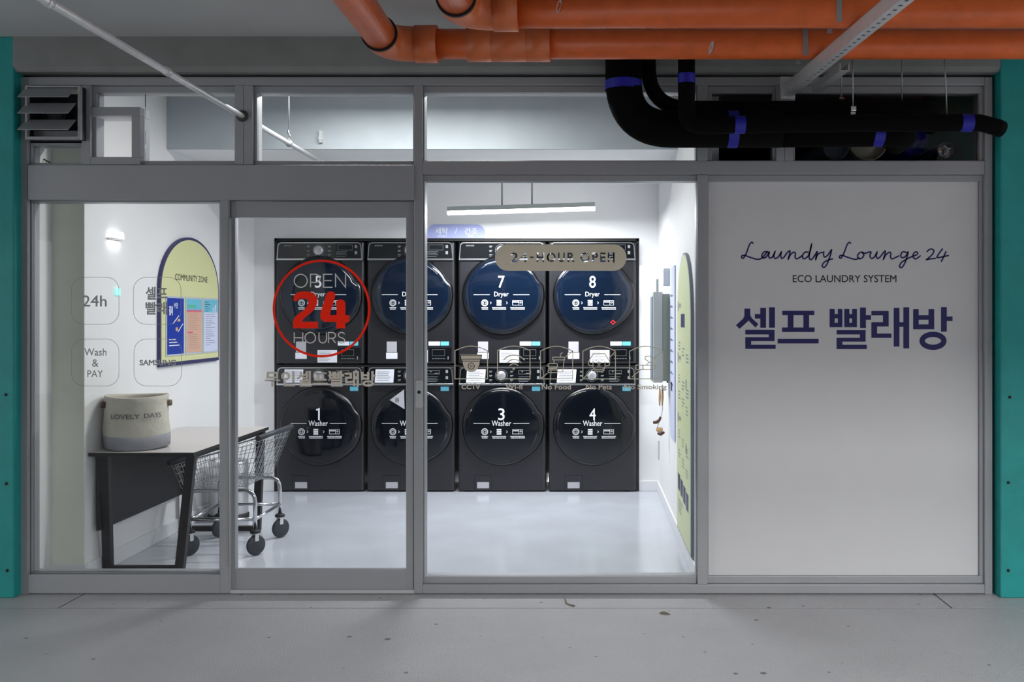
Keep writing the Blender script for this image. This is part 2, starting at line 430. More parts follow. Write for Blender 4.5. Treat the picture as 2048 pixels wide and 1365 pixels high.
def window(n, o, i, glass=True, yf=YF+.022, hole=None, m='alu', g_='glass'):
    """o: outer rect, i: clear opening (x0,x1,y0,y1 in px); inner stop frame + pane"""
    mb = MB()
    X0_, X1_ = U(o[0], 0, YF)[0], U(o[1], 0, YF)[0]; Z1_, Z0_ = U(0, o[2], YF)[2], U(0, o[3], YF)[2]
    x0, x1 = U(i[0], 0, yf)[0], U(i[1], 0, yf)[0]; z1, z0 = U(0, i[2], yf)[2], U(0, i[3], yf)[2]
    yb = YB-.01; e = .0008
    mb.box(X0_+e, X1_-e, yf, yb, z1, Z1_-e).box(X0_+e, X1_-e, yf, yb, Z0_+e, z0)
    mb.box(X0_+e, x0, yf, yb, z0, z1).box(x1, X1_-e, yf, yb, z0, z1)
    f = struct(mb.build('window_%d' % n, m, bevel=.002))
    if glass:
        gb = MB()
        if hole:
            hx, hz = hole
            gb.box(x0-.004, hx, YG, YG+.008, hz, z1+.004).box(hx, x1+.004, YG, YG+.008, z0-.004, z1+.004)
        else: gb.box(x0-.004, x1+.004, YG, YG+.008, z0-.004, z1+.004)
        gb.build('pane', g_, f)
    return f
window(1, (55, 163, 284, 330), (63, 162, 292, 326))
window(2, (181, 470, 170, 330), (193, 469, 185.5, 322), hole=(U(290, 0, YG)[0], U(0, 214, YG)[2]))
window(3, (505, 828, 170, 330), (514, 826, 185.5, 322))
window(4, (845, 1395, 170, 322), (849, 1392, 185, 321))
window(5, (1415, 1553, 170, 322), (1424, 1546, 186, 321))
window(6, (1586, 1970, 170, 322), (1590, 1959, 186, 321))
window(7, (55, 440, 400, 1150), (63.5, 438.5, 405, 1145), yf=YF+.028)
window(8, (845, 1395, 349, 1170), (849.5, 1393, 362, 1154))
w9 = window(9, (1415, 1970, 349, 1170), (1417.5, 1960, 363, 1153))
# square duct opening through the transom: frame + white sleeve
a0, a1 = 181.3, 288
sq = MB(); fbox(sq, 181.3, 280, 214, 231); fbox(sq, 263, 280, 231, 314); fbox(sq, 181.3, 280, 314, 329.7)
f_ = tag(sq.build('duct_opening_frame', 'alu', bevel=.002), 'small square grey frame of an open white sleeve beside the fan', 'vent frame')
sl = MB()
p, q = U(181.5, 231, YF+.02), U(263, 314, YF+.02)
sl.box(p[0]+.002, p[0]+.007, YF+.02, YF+.14, q[2], p[2]).box(p[0]+.002, q[0], YF+.02, YF+.14, p[2]-.006, p[2]-.001)
sl.build('sleeve', 'white', f_)['label'] = 'white inner sleeve'

# sliding door leaf
yd = 4.884
def dbox(mb, x0, x1, y0, y1, a=yd, b=yd+.04): return fbox(mb, x0, x1, y0, y1, a, b)
dm = MB(); dbox(dm, 462, 470.5, 403.5, 1179); dbox(dm, 812, 827.6, 403.5, 1179); dbox(dm, 470.5, 812, 403.5, 434.5); dbox(dm, 470.5, 812, 1140, 1179)
door = struct(dm.build('door_1', 'alu', bevel=.002))
gb = MB(); dbox(gb, 470, 812.5, 434, 1140.5, YG, YG+.008); gb.build('pane', 'glass', door)
h = MB(); h.prism([(x, z) for x, z in [(U(u, v, 4.855)[0], U(u, v, 4.855)[2]) for u, v in rrect(831.5, 761, 845.5, 816, 4)]][::-1], 'y', 4.846, 4.8595)
hd = tag(h.build('door_switch', 'alu_light', bevel=.001), 'light grey upright door switch plate on the post right of the door', 'switch')
MB().lathe([(0, -.001), (.009, -.001), (.009, .004)], 16, 'y', U(838, 785, 4.846)).build('button', 'blackink', hd)
MB().cyl(U(458.6, 440, 4.852), U(458.6, 1135, 4.852), .0042, 8).build('trim_20', 'alu_light').__setitem__('kind', 'structure')

# ------------------------------------------------------------------ fan box with louvres, top left
def px_box(mb, x0, x1, y0, y1, yf, yb): return fbox(mb, x0, x1, y0, y1, yf, yb)
fan = empty('exhaust_fan', U(106, 280, 4.82), 'grey louvred exhaust fan box in the top left corner of the front', 'fan')
b = MB(); yf = 4.80
for r in ((50, 54, 171, 279), (155, 160, 171, 279), (54, 155, 171, 174), (54, 155, 273, 279)): px_box(b, *r, yf, 4.825)
a_ = U(54, 174, yf); c_ = U(155, 273, yf)
part(b, 'casing', 'alu', fan, .002)
b = MB().box(a_[0], c_[0], 4.955, 4.965, c_[2], a_[2]).box(a_[0]-.012, a_[0]-.002, 4.825, 4.96, c_[2]-.01, a_[2]+.005).box(c_[0]+.002, c_[0]+.012, 4.825, 4.96, c_[2]-.01, a_[2]+.005).box(a_[0]-.01, c_[0]+.01, 4.825, 4.96, c_[2]-.012, c_[2]-.002); part(b, 'dark_housing', 'black', fan)
for zt_, zb_ in ((176, 194.5), (208.5, 227), (241.5, 260)):
    b = MB(); t0 = U(54.5, zt_, yf+.03); t1 = U(154.5, zt_, yf+.03); dz = U(0, zb_, yf-.055)[2]
    b.add([(t0[0], yf+.02, t0[2]), (t1[0], yf+.02, t1[2]), (t1[0], yf-.055, dz), (t0[0], yf-.055, dz),
           (t0[0], yf+.02, t0[2]+.003), (t1[0], yf+.02, t1[2]+.003), (t1[0], yf-.055, dz+.003), (t0[0], yf-.055, dz+.003)],
          [(0, 1, 2, 3), (7, 6, 5, 4), (0, 4, 5, 1), (1, 5, 6, 2), (2, 6, 7, 3), (3, 7, 4, 0)])
    part(b, 'louvre', 'alu', fan)
c = U(109, 226, 4.92)
b = MB().lathe([(.0, -.02), (.035, -.02), (.05, .0), (.05, .03)], 20, 'y', c).tube([(c[0]+.058*math.cos(t), c[1], c[2]+.058*math.sin(t)) for t in [2*math.pi*k/24 for k in range(24)]], .004, 6, closed=True)
part(b, 'motor', 'seal', fan)
b = MB()
for k in range(12):
    x = c[0]-.07+.0125*k; b.box(x, x+.003, c[1]-.01, c[1], c[2]-.12, c[2]-.068)
part(b, 'grille', 'seal', fan)
b = MB(); a_ = U(62, 280.5, 4.86); c_ = U(163, 292, 4.86); b.box(a_[0], c_[0]-.004, 4.865, 5.075, a_[2], a_[2]+.05); part(b, 'rear_box', 'alu', fan, .002)
cb = MB().tube([U(x, y, 5.05) for x, y in smooth([(74, 296), (75, 306), (80, 314), (90, 320), (103, 327)])], .0035, 6)
tag(cb.build('cable', 'blackink'), 'thin black cable hanging below the exhaust fan', 'cable')
cb = MB().tube([U(x, y, 5.07) for x, y in smooth([(91, 296), (87, 306), (90, 316), (93, 326)])], .003, 6)
tag(cb.build('cable', 'pine'), 'thin yellow cable hanging below the exhaust fan', 'cable')

# ------------------------------------------------------------------ sign panel on the right window
mpS = plane_y(YS)
p, q = U(1417.5, 363, YS), U(1956, 1152, YS)
sg = MB().box(p[0]-.006, q[0], YS, YS+.0018, q[2]-.004, p[2]+.006)
sign = tag(sg.build('sign_panel', 'film'), 'large white sign film with navy lettering filling the right window', 'sign')
cm = crop_map(mpS, 1440, 460, 500/2048)
b = MB()
W = 12.5
L1 = [(270,110),(258,103),(240,125),(222,175),(205,212),(190,233),(177,228),(182,211),(210,212),(260,230),(310,242),(345,230),(372,200),(390,180)]
b.ribbon(smooth(L1), W, cm, cap=True)
b.ribbon(smooth([(392,180),(362,182),(343,208),(350,231),(374,226),(396,198),(404,184),(398,212),(408,232),(424,226),(440,204),(450,182),(441,214),(452,235),(476,223),(494,196),(503,182),(497,212),(506,234),(526,222),(548,190),(572,172),(570,200),(560,238),(576,206),(602,184),(618,192),(615,220),(626,238),(650,228),(672,212)]), W, cm, cap=True)
b.ribbon(smooth([(722,184),(696,184),(676,210),(682,235),(706,230),(728,204),(742,162),(750,120),(740,165),(730,215),(737,243),(755,238),(775,212),(792,184),(796,182),(790,208),(785,240),(795,212),(816,190),(838,186)]), W, cm, cap=True)
b.ribbon(smooth([(850,180),(848,205),(858,223),(882,208),(905,175),(914,166),(905,205),(885,262),(864,300),(845,307),(838,290),(855,265),(890,246),(922,238)]), W, cm, cap=True)
b.ribbon(smooth([(1070,110),(1058,103),(1040,125),(1022,175),(1005,212),(990,233),(979,228),(985,211),(1010,212),(1060,230),(1110,242),(1138,230)]), W, cm, cap=True)
b.ribbon(smooth([(1165,183),(1142,190),(1126,215),(1140,237),(1165,229),(1178,206),(1168,187),(1190,192),(1235,182),(1228,214),(1242,235),(1265,222),(1286,185),(1280,214),(1292,235),(1315,218),(1352,173),(1350,205),(1340,238),(1358,206),(1386,184),(1400,193),(1396,220),(1407,238),(1432,230),(1465,214)]), W, cm, cap=True)
b.ribbon(smooth([(1528,186),(1500,180),(1482,201),(1486,225),(1507,226),(1530,204),(1541,183),(1530,230),(1505,290),(1483,311),(1471,298),(1486,268),(1530,240),(1578,216),(1610,205),(1620,189),(1602,181),(1583,200),(1585,226),(1605,238),(1640,214)]), W, cm, cap=True)
b.ribbon(smooth([(1697,178),(1714,162),(1738,158),(1752,175),(1736,205),(1700,238),(1692,245),(1720,239),(1765,234)]), W, cm, cap=True)
b.ribbon(smooth([(1822,157),(1800,186),(1779,219),(1783,228),(1830,220),(1870,211)]), W, cm, cap=True)
b.ribbon(smooth([(1850,180),(1832,222),(1814,258)]), W, cm, cap=True)
b.build('script_lettering', 'navy', sign)
b = MB(); text(b, 'ECO LAUNDRY SYSTEM', 1585.5, 1793, 550.5, 565, mpS, .006); b.build('subtitle', 'blackink', sign)
b = MB()
rects = [(285,690,330,728),(330,640,377,803),(402,635,450,803),(207,820,447,858),(400,858,447,880),(207,880,447,912),(207,912,255,942),(207,942,456,976),
 (510,663,773,700),(555,700,602,800),(683,700,730,800),(508,800,775,838),(472,893,808,932),
 (898,648,940,798),(965,648,1003,798),(940,690,965,726),(940,762,965,798),(1018,648,1060,798),(1082,648,1122,798),(1060,690,1082,726),(1060,762,1082,798),
 (1147,637,1195,806),(1195,700,1237,737),(955,822,1193,858),(1145,858,1193,885),(955,885,1193,917),(955,917,1003,942),(955,942,1203,978),
 (1240,665,1382,702),(1335,702,1382,757),(1240,757,1382,793),(1240,793,1287,850),(1240,850,1405,886),(1423,640,1470,957),(1502,635,1550,972),(1470,757,1502,795),
 (1582,650,1628,815),(1708,650,1755,815),(1628,700,1708,737),(1628,775,1708,815),(1810,633,1858,835),(1858,710,1905,748)]
for r in rects: b.rect(*r, cm)
b.poly([(200,645),(248,645),(248,705),(238,742),(160,812),(130,782),(190,728),(200,705)], cm)
b.poly([(248,700),(262,725),(314,772),(290,802),(238,748),(232,728)], cm, .0007)
b.ribbon(arc(1745, 910, 89, 53, 0, 360, 40)[:-1], 44, cm, closed=True)
b.build('hangul_lettering', 'navy', sign)

# ------------------------------------------------------------------ stickers on the glass
def sticker(name, mats_parts, label, cat='sticker', group=None):
    first = None
    for pn, mb, m, lb in mats_parts:
        if first is None: first = tag(mb.build(name, m), label, cat, group)
        else:
            o = mb.build(pn, m, first)
            if lb: o['label'] = lb
    return first
# 24-HOUR OPEN pill with cut-out letters: even-odd filled curve
def outlines(vs, fs):
    key = lambda i: (round(vs[i][0], 5), round(vs[i][1], 5)); E = {}
    for f in fs:
        ar = sum(vs[f[i]][0]*vs[f[(i+1) % len(f)]][1]-vs[f[(i+1) % len(f)]][0]*vs[f[i]][1] for i in range(len(f)))
        g = f if ar > 0 else f[::-1]
        for i in range(len(g)): E[(key(g[i]), key(g[(i+1) % len(g)]))] = 1
    nx = {a: b for (a, b) in E if (b, a) not in E and a != b}
    loops = []
    while nx:
        a, b = nx.popitem(); L_ = [a]
        while b in nx: L_.append(b); b = nx.pop(b)
        loops.append(L_)
    return loops
def pill():
    from mathutils.geometry import tessellate_polygon
    A, B = U(1022, 505.5, YS), U(1223, 524.5, YS)
    mb = MB(); C0, C1 = U(990, 489, YS), U(1253, 542, YS); m_ = .004; yy = YS-.0006
    zb, zt_ = B[2]-m_, A[2]+m_; xl_, xr_ = A[0]-.006, B[0]+.010
    fill = lambda p: mb.add([(x, yy, z) for x, z in p], [tuple(range(len(p)))])
    rr = [(U(u, v, YS)[0], U(u, v, YS)[2]) for u, v in rrect(990, 489, 1253, 542, 26.3, 16)]
    lft = [p for p in rr if p[0] < (C0[0]+C1[0])/2]; rgt = [p for p in rr if p[0] > (C0[0]+C1[0])/2]
    fill(sorted(rgt, key=lambda p: p[1])+[(xr_, C0[2]), (xr_, C1[2])]); fill(sorted(lft, key=lambda p: p[1])+[(xl_, C0[2]), (xl_, C1[2])])
    fill([(xl_, zt_), (xr_, zt_), (xr_, C0[2]), (xl_, C0[2])]); fill([(xl_, C1[2]), (xr_, C1[2]), (xr_, zb), (xl_, zb)])
    words = ('2', '4', '-', 'H', 'O', 'U', 'R', 'O', 'P', 'E', 'N'); spans = ((0, .072), (.085, .168), (.190, .228), (.255, .33), (.355, .445), (.468, .535), (.562, .635), (.69, .785), (.808, .865), (.888, .942), (.962, 1.03))
    X = lambda t: A[0]+(B[0]-A[0])*t
    edges = [xl_]+[(X(spans[i][1])+X(spans[i+1][0]))/2 for i in range(10)]+[xr_]
    for i, (ch, (a, b)) in enumerate(zip(words, spans)):
        vs, fs = text_geo(ch, .022); z0, z1 = (.42, .58) if ch == '-' else (0, 1)
        loops = [[(edges[i], zb), (edges[i+1], zb), (edges[i+1], zt_), (edges[i], zt_)]]
        ol = [[(0,.3),(.62,1),(.80,1),(.80,.38),(1,.38),(1,.2),(.80,.2),(.80,0),(.58,0),(.58,.2),(0,.2)], [(.25,.38),(.58,.38),(.58,.74)]] if ch == '4' else [[(0,0),(0,1),(.2,1),(.76,.34),(.76,1),(1,1),(1,0),(.8,0),(.24,.66),(.24,0)]] if ch == 'N' else outlines(vs, fs)
        loops += [[(X(a+(b-a)*u), B[2]+(A[2]-B[2])*(z0+(z1-z0)*v)) for u, v in L_] for L_ in ol]
        pts = [p for L_ in loops for p in L_]
        tri = tessellate_polygon([[Vector((x*100+random.uniform(-.004, .004), z*100+random.uniform(-.004, .004), 0)) for x, z in L_] for L_ in loops])
        mb.add([(x, yy, z) for x, z in pts], [tuple(t) for t in tri])
    return mb.build('opening_hours_sticker', 'taupe')
tag(pill(), 'taupe pill-shaped sticker with cut-out letters 24-HOUR OPEN on the middle window', 'sticker')

# red round OPEN 24 HOURS
b = MB().ribbon(arc(643, 617.5, 95.5, 95.5, 0, 360, 72)[:-1], 4.6, mpS, closed=True)
n24 = MB(); cR = crop_map(mpS, 500, 440, 460/2048)
n24.poly([(385,710),(392,675),(420,648),(470,637),(530,640),(575,660),(600,700),(598,745),(580,790),(540,830),(490,870),(465,895),(462,905),(480,908),(605,908),(605,967),(390,967),(383,955),(385,905),(400,865),(430,840),(480,805),(510,770),(522,735),(512,712),(490,700),(450,702),(425,715),(405,727),(390,724)], cR)
n24.poly([(680,660),(700,640),(730,637),(755,650),(760,675),(745,730),(720,810),(712,845),(725,850),(770,850),(770,730),(780,712),(810,708),(840,720),(850,740),(850,850),(885,850),(883,910),(848,910),(848,967),(768,967),(768,910),(665,908),(635,890),(625,860),(630,820),(650,760)], cR)
wl = MB(); lw = 2.1
def thin(mb, s, x0s, y0, y1, wds):
    for ch, x, wd in zip(s, x0s, wds):
        X = lambda t: x+wd*t
        Y_ = lambda t: y0+(y1-y0)*t
        P = lambda *a: [(X(u), Y_(v)) for u, v in a]
        if ch == 'O': mb.ribbon(arc(X(.5), Y_(.5), wd*.5, (y1-y0)*.5, 0, 360, 32)[:-1], lw, mpS, closed=True)
        if ch == 'P': mb.ribbon(P((0, 1), (0, 0), (.45, 0))[:2]+arc(X(.5), Y_(.31), wd*.5, (y1-y0)*.31, -90, 90, 14)+P((0, .62)), lw, mpS)
        if ch == 'E': mb.ribbon(P((1, 0), (0, 0), (0, 1), (1, 1)), lw, mpS).ribbon(P((0, .49), (.9, .49)), lw, mpS)
        if ch == 'N': mb.ribbon(P((0, 1), (0, 0), (1, 1), (1, 0)), lw, mpS)
        if ch == 'H': mb.ribbon(P((0, 0), (0, 1)), lw, mpS).ribbon(P((1, 0), (1, 1)), lw, mpS).ribbon(P((0, .5), (1, .5)), lw, mpS)
        if ch == 'U': mb.ribbon(P((0, 0), (0, .55))+arc(X(.5), Y_(.6), wd*.5, (y1-y0)*.4, 180, 0, 14)+P((1, .55), (1, 0)), lw, mpS)
        if ch == 'R':
            mb.ribbon(P((0, 1), (0, 0))+arc(X(.5), Y_(.28), wd*.5, (y1-y0)*.28, -90, 90, 14)+P((0, .56)), lw, mpS).ribbon(P((.5, .56), (1, 1)), lw, mpS)
        if ch == 'S': mb.ribbon(smooth(P((.93, .17), (.75, .03), (.45, 0), (.12, .1), (.08, .3), (.3, .45), (.7, .55), (.95, .72), (.85, .93), (.5, 1), (.2, .96), (.02, .8)), 4), lw, mpS)
thin(wl, 'OPEN', (588.5, 621, 647, 671), 549, 575, (26, 19, 18, 20))
wh = MB(); thin(wh, 'HOURS', (588.5, 610, 638, 657, 676), 665.5, 686.5, (17, 21, 15, 14, 14))
o = sticker('open_hours_sticker', [('', b, 'red', None), ('numerals', n24, 'red', 'thick red number 24'), ('word', wl, 'pale_vinyl', 'thin pale word OPEN'), ('word', wh, 'pale_vinyl', 'thin pale word HOURS')],
        'red ring sticker reading OPEN 24 HOURS on the sliding door glass')
# beige shop name
b = MB(); text(b, '무인셀프빨래방', 529.5, 752, 742.5, 774, mpS, .028)
tag(b.build('name_sticker', 'beige'), 'beige Korean letters across the sliding door glass', 'sticker')
# four rounded-square stickers on the left pane
def sq_sticker(x0, y0, rows, label):
    b = MB().ribbon(rrect(x0, y0, x0+95, y0+94, 25), .9, mpS, closed=True)
    t = MB()
    for s, xa_, xb_, ya_, yb_, of in rows: text(t, s, xa_, xb_, ya_, yb_, mpS, of)
    sticker('rounded_square_sticker', [('', b, 'grey_vinyl', None), ('lettering', t, 'grey_vinyl', None)], label, group='rounded square stickers on the left pane')
sq_sticker(143, 555, [('24h', 165, 213.5, 591, 613.5, .012)], 'grey outlined square sticker reading 24h, upper left of four')
sq_sticker(267, 555, [('셀프', 291, 335, 574, 600, .026), ('빨래', 291, 335, 604, 630, .026)], 'grey outlined square sticker with two Korean lines, upper right of four')
sq_sticker(143, 678.5, [('Wash', 168.5, 213, 697, 712, .008), ('&', 184, 197, 719, 734, .008), ('PAY', 174.5, 206, 741, 755, .008)], 'grey outlined square sticker reading Wash & PAY, lower left of four')
sq_sticker(268, 678.5, [('SAMSUNG', 279, 352, 720, 731.5, .035)], 'grey outlined square sticker with seven capital letters, lower right of four')
# pictograms
def house(m_, x0, x1, ys, yt, yb, lw_):
    xm = (x0+x1)/2
    return MB().ribbon([(x0, yb), (x0, ys)]+smooth([(x0, ys), (x0+.25*(x1-x0), yt+.13*(ys-yt)*2.2), (xm, yt), (x1-.25*(x1-x0), yt+.13*(ys-yt)*2.2), (x1, ys)])[1:]+[(x1, yb)], lw_, m_, closed=True)
c3 = crop_map(mpS, 900, 680, 220/2048); c4 = crop_map(mpS, 1080, 680, 280/2048)
def picto(frame, icon, dark, word, wx, wy, label):
    ps = [('', frame, 'taupe', None), ('icon', icon, 'taupe', None)]
    if dark: ps.append(('icon_lines', dark, 'blackink', 'dark icon lines'))
    t = MB(); text(t, word, wx[0], wx[1], wy[0], wy[1], mpS, .022); ps.append(('caption', t, 'beige', None))
    sticker('pictogram_sticker', ps, label, group='pictograms on the middle window')
ic = MB().poly([(190,275),(600,275),(590,350),(560,380),(570,385),(550,490),(500,560),(450,590),(395,600),(340,590),(290,560),(240,490),(215,385),(225,380),(200,350)], c3)
dk = MB().ribbon([(200,290),(585,290),(585,362),(200,362)], 12, c3, closed=True, th=.0012).ribbon([(222,372),(222,400),(565,400),(565,372)], 12, c3, th=.0012)
dk.ribbon(smooth([(232,402),(240,470),(262,520)]), 12, c3, th=.0012).ribbon(smooth([(560,402),(550,470),(525,520)]), 12, c3, th=.0012)
dk.ribbon(arc(395,490,58,58,0,360,28)[:-1], 13, c3, closed=True, th=.0012).ribbon(arc(395,490,20,20,0,360,16)[:-1], 10, c3, closed=True, th=.0012)
picto(house(c3, 92, 698, 205, 118, 728, 17), ic, dk, 'CCTV', (923, 960.5), (769.8, 779), 'dome camera pictogram sticker captioned CCTV')
ic = MB().ribbon(smooth([(1002,372),(1090,305),(1190,287),(1290,305),(1385,374)]), 22, c3, cap=True).ribbon(smooth([(1072,424),(1130,382),(1190,370),(1260,382),(1322,424)]), 20, c3, cap=True)
ic.ribbon(smooth([(1115,482),(1150,455),(1185,449),(1230,455),(1265,484)]), 18, c3, cap=True).poly(arc(1185,540,22,22,0,360,16)[:-1], c3)
picto(house(c3, 885, 1490, 200, 118, 728, 17), ic, None, 'Wi-fi', (1011, 1045), (769.5, 779), 'radio wave pictogram sticker captioned Wi-fi')
w4 = 13
ic = MB().ribbon(rrect(185,255,360,295,10), w4, c4, closed=True).ribbon([(205,297),(205,345)], w4, c4).ribbon([(352,297),(333,470),(258,470)], w4, c4).ribbon([(300,252),(300,208),(332,188)], w4, c4)
ic.ribbon(rrect(118,350,256,398,18), w4, c4, closed=True).ribbon([(118,420),(256,420)], w4, c4).ribbon(rrect(118,442,256,482,14), w4, c4, closed=True).ribbon([(478,168),(372,252)], w4, c4).ribbon([(108,490),(10,570)], w4, c4)
picto(house(c4, 7, 478, 165, 95, 573, w4), ic, None, 'No Food', (1083.5, 1142), (769.3, 779.5), 'burger and cup pictogram sticker captioned No Food')
ic = MB().ribbon(smooth([(775,215),(795,206),(935,206),(955,215),(1000,290),(1020,335),(1010,370),(985,382),(960,378)]), w4, c4).ribbon(smooth([(775,215),(735,275),(708,335),(716,368),(740,380),(770,378)]), w4, c4)
ic.ribbon(smooth([(776,312),(776,395),(800,428),(860,440),(925,428),(950,395),(950,312)]), w4, c4).ribbon(rrect(838,325,886,352,10), 11, c4, closed=True).ribbon([(861,352),(861,374),(840,392)], 11, c4).ribbon([(861,374),(885,392)], 11, c4)
ic.ribbon(smooth([(798,452),(845,465),(900,462),(945,440)]), w4, c4).ribbon([(822,292),(822,310)], 11, c4).ribbon([(906,292),(906,310)], 11, c4).ribbon([(1105,175),(1005,268)], w4, c4).ribbon([(640,562),(775,430)], w4, c4)
picto(house(c4, 627, 1104, 165, 95, 573, w4), ic, None, 'No Pets', (1171.7, 1223.5), (769.3, 779.5), 'dog face pictogram sticker captioned No Pets')
ic = MB().ribbon([(1402,372),(1690,372),(1690,435),(1402,435)], w4, c4, closed=True).ribbon([(1505,372),(1505,435)], w4, c4).ribbon([(1640,372),(1640,435)], w4, c4)
ic.ribbon(smooth([(1558,362),(1590,338),(1588,318),(1560,300),(1536,275),(1545,247),(1575,240),(1622,240)]), w4, c4).ribbon(smooth([(1622,240),(1640,262),(1668,272),(1692,300),(1686,330),(1662,340),(1622,332),(1600,328)]), w4, c4)
ic.ribbon([(1788,178),(1672,268)], w4, c4).ribbon([(1470,440),(1345,548)], w4, c4)
picto(house(c4, 1310, 1792, 168, 95, 573, w4), ic, None, 'No Smoking', (1248, 1333.5), (769.3, 782), 'cigarette pictogram sticker captioned No Smoking')

# ------------------------------------------------------------------ washers and dryers
MW, MD = .712, .74
def rbox_body(Hm):
    b = MB()
    prof = [(-MW/2, .03), (-MW/2+.03, 0), (MW/2-.03, 0), (MW/2, .03), (MW/2, MD), (-MW/2, MD)]
    prof = [(-MW/2+.022-.022*math.cos(R(t)), .022-.022*math.sin(R(t))) for t in range(0, 91, 15)] + [(MW/2-.022+.022*math.sin(R(t)), .022-.022*math.cos(R(t))) for t in range(0, 91, 15)] + [(MW/2, MD), (-MW/2, MD)]
    return b.prism(prof, 'z', .012, Hm)
def front(u, v, h): return (u, -h, v)                  # local front plane: u right, v up
def bulge(u, v, h):
    r2 = (u*u+v*v)/(.31*.31); return (u, -.0525+.014*min(1.2, r2)-h, v)
def door_r(a):                                         # outline of the door with its grip lobe on the right
    d = math.degrees(a); d = (d+180) % 360-180
    t = 0
    if -62 < d < 24:
        t = min(1, (24-d)/9) if d > 12 else min(1, (d+62)/42)
        t = t*t*(3-2*t)
    return .311*(1+.075*t*max(.25, math.cos(R(max(-60, min(24, d))))))
def make_machine(Hm, dryer, num, label, group):
    t = empty('tumble_dryer' if dryer else 'washing_machine', (0, 0, 0), label, 'dryer' if dryer else 'washer', group)
    rbox_body(Hm).build('body', 'mbody', t, .006)
    MB().box(-MW/2+.05, MW/2-.05, .04, MD-.05, 0, .0115).build('base', 'black', t)
    zb, zt2 = Hm-.139, Hm-.006
    tr = [(-MW/2+.012, zb), (MW/2-.012, zb)] + arc(MW/2-.05, zt2-.03, .03, .03, 0, 90, 6) + arc(-MW/2+.05, zt2-.03, .03, .03, 90, 180, 6)
    MB().prism(tr[::-1], 'y', -.014, .004).build('control_panel', 'mpanel', t, .003)
    tb = MB().ribbon(tr, .007, lambda u, v, h: (u, -.0145-h, v), closed=True, th=.003)
    tb.box(-MW/2+.008, MW/2-.008, -.020, .002, zb-.008, zb+.006)
    tb.build('panel_trim', 'mtrim', t, .001)
    fp = lambda u, v, h: (u, -.0145-h, v)
    zd = (zb+zt2)/2+.004; xd = -.005
    MB().lathe([(0, -.046), (.034, -.046), (.037, -.042), (.040, -.016)], 28, 'y', (xd, 0, zd)).build('dial', 'dial', t)
    p = MB().ribbon(arc(xd, zd, .049, .049, 0, 360, 32)[:-1], .002, fp, closed=True)
    if not dryer:
        p.ribbon([(.135, zd+.012), (.235, zd+.012), (.235, zd+.04), (.135, zd+.04)], .002, fp, closed=True).rect(.16, zd+.028, .17, zd+.036, fp).rect(.195, zd+.016, .228, zd+.02, fp)
    else:
        p.ribbon([(.15, zd+.004), (.265, zd+.004), (.265, zd+.046), (.15, zd+.046)], .0016, fp, closed=True)
        text(p, 'SAMSUNG', -.29, -.225, zd+.046, zd+.034, fp, .02)
    for sx in (-1, 1):
        for k in range(3):
            zz = zd+.035-.035*k; xx = xd+sx*.085
            p.rect(xx-.012, zz-.003, xx+.012, zz+.003, fp).rect(xx-.012, zz-.011, xx+.006, zz-.0085, fp)
    for k in range(4): p.rect(.135, zd-.012-.012*k, .225-.012*(k % 2), zd-.0095-.012*k, fp)
    for k in range(2): p.rect(.285, zd+.02-.05*k, .305, zd+.045-.05*k, fp)
    p.build('panel_markings', 'greyink', t)
    # door
    zc = .566 if dryer else .537
    dz = bpy.data.objects.new('door', None)
    n = 72; A = [2*math.pi*k/n for k in range(n)]
    b = MB(); rings = [(1.035, .0), (1.035, -.012), (1.0, -.030), (.965, -.034)]
    vs = [(door_r(a)*k*math.cos(a), y, door_r(a)*k*math.sin(a)) for k, y in rings for a in A]
    fs = [(i*n+j, i*n+(j+1) % n, (i+1)*n+(j+1) % n, (i+1)*n+j) for i in range(len(rings)-1) for j in range(n)]
    b.add(vs, fs, True)
    door = b.build('door', 'rim', t, loc=(0, 0, zc))
    b = MB(); rings = [(.968, -.031), (.95, -.036), (.85, -.041), (.65, -.0455), (.4, -.0495), (.2, -.0515)]
    vs = [(door_r(a)*k*math.cos(a), y, door_r(a)*k*math.sin(a)) for k, y in rings for a in A]
    fs = [(i*n+j, i*n+(j+1) % n, (i+1)*n+(j+1) % n, (i+1)*n+j) for i in range(len(rings)-1) for j in range(n)]
    m0 = len(vs); vs.append((0, -.052, 0)); fs += [((len(rings)-1)*n+j, (len(rings)-1)*n+(j+1) % n, m0) for j in range(n)]
    b.add(vs, fs, True); b.build('door_glass', 'dglass_glare' if dryer else 'dglass', door)
    q = MB(); cz = .108 if dryer else .10
    if num == '1': q.ribbon([(-.016, cz+.034), (.006, cz+.043), (.006, cz-.048)], .013, bulge, th=.002)
    else: text(q, num, -.026, .026, cz+.048, cz-.048, bulge, .006, .002)
    q.build('number', 'ink', door)
    q = MB(); zl = .006 if dryer else .027
    if dryer: text(q, 'Dryer', -.058, .058, zl+.022, zl-.028, bulge, .004, .002)
    else: text(q, 'Washer', -.078, .078, zl+.022, zl-.022, bulge, .004, .002)
    q.build('caption', 'ink', door)
    q = MB(); q.rect(-.225, zl-.0035, -.095, zl+.0005, bulge, .002); q.build('caption_line', 'ink', door); q = MB().rect(.095, zl-.0035, .225, zl+.0005, bulge, .002); q.build('caption_line', 'ink', door)
    zi = zl-.068
    q1, q2, q3, q4 = MB(), MB(), MB(), MB()
    for rr_ in (.026, .020): q1.ribbon(arc(-.135, zi, rr_, rr_, 0, 360, 24)[:-1], .003, bulge, closed=True, th=.002)
    q1.ribbon(rrect(-.145, zi-.009, -.125, zi+.009, .005), .003, bulge, closed=True, th=.002)
    for xx in (-.085, .045): q4.ribbon([(xx-.006, zi+.01), (xx+.004, zi), (xx-.006, zi-.01)], .003, bulge, th=.002)
    for k in (-1, 0, 1): q2.rect(-.038, zi+.017*k-.006, .0, zi+.017*k+.006, bulge, .002)
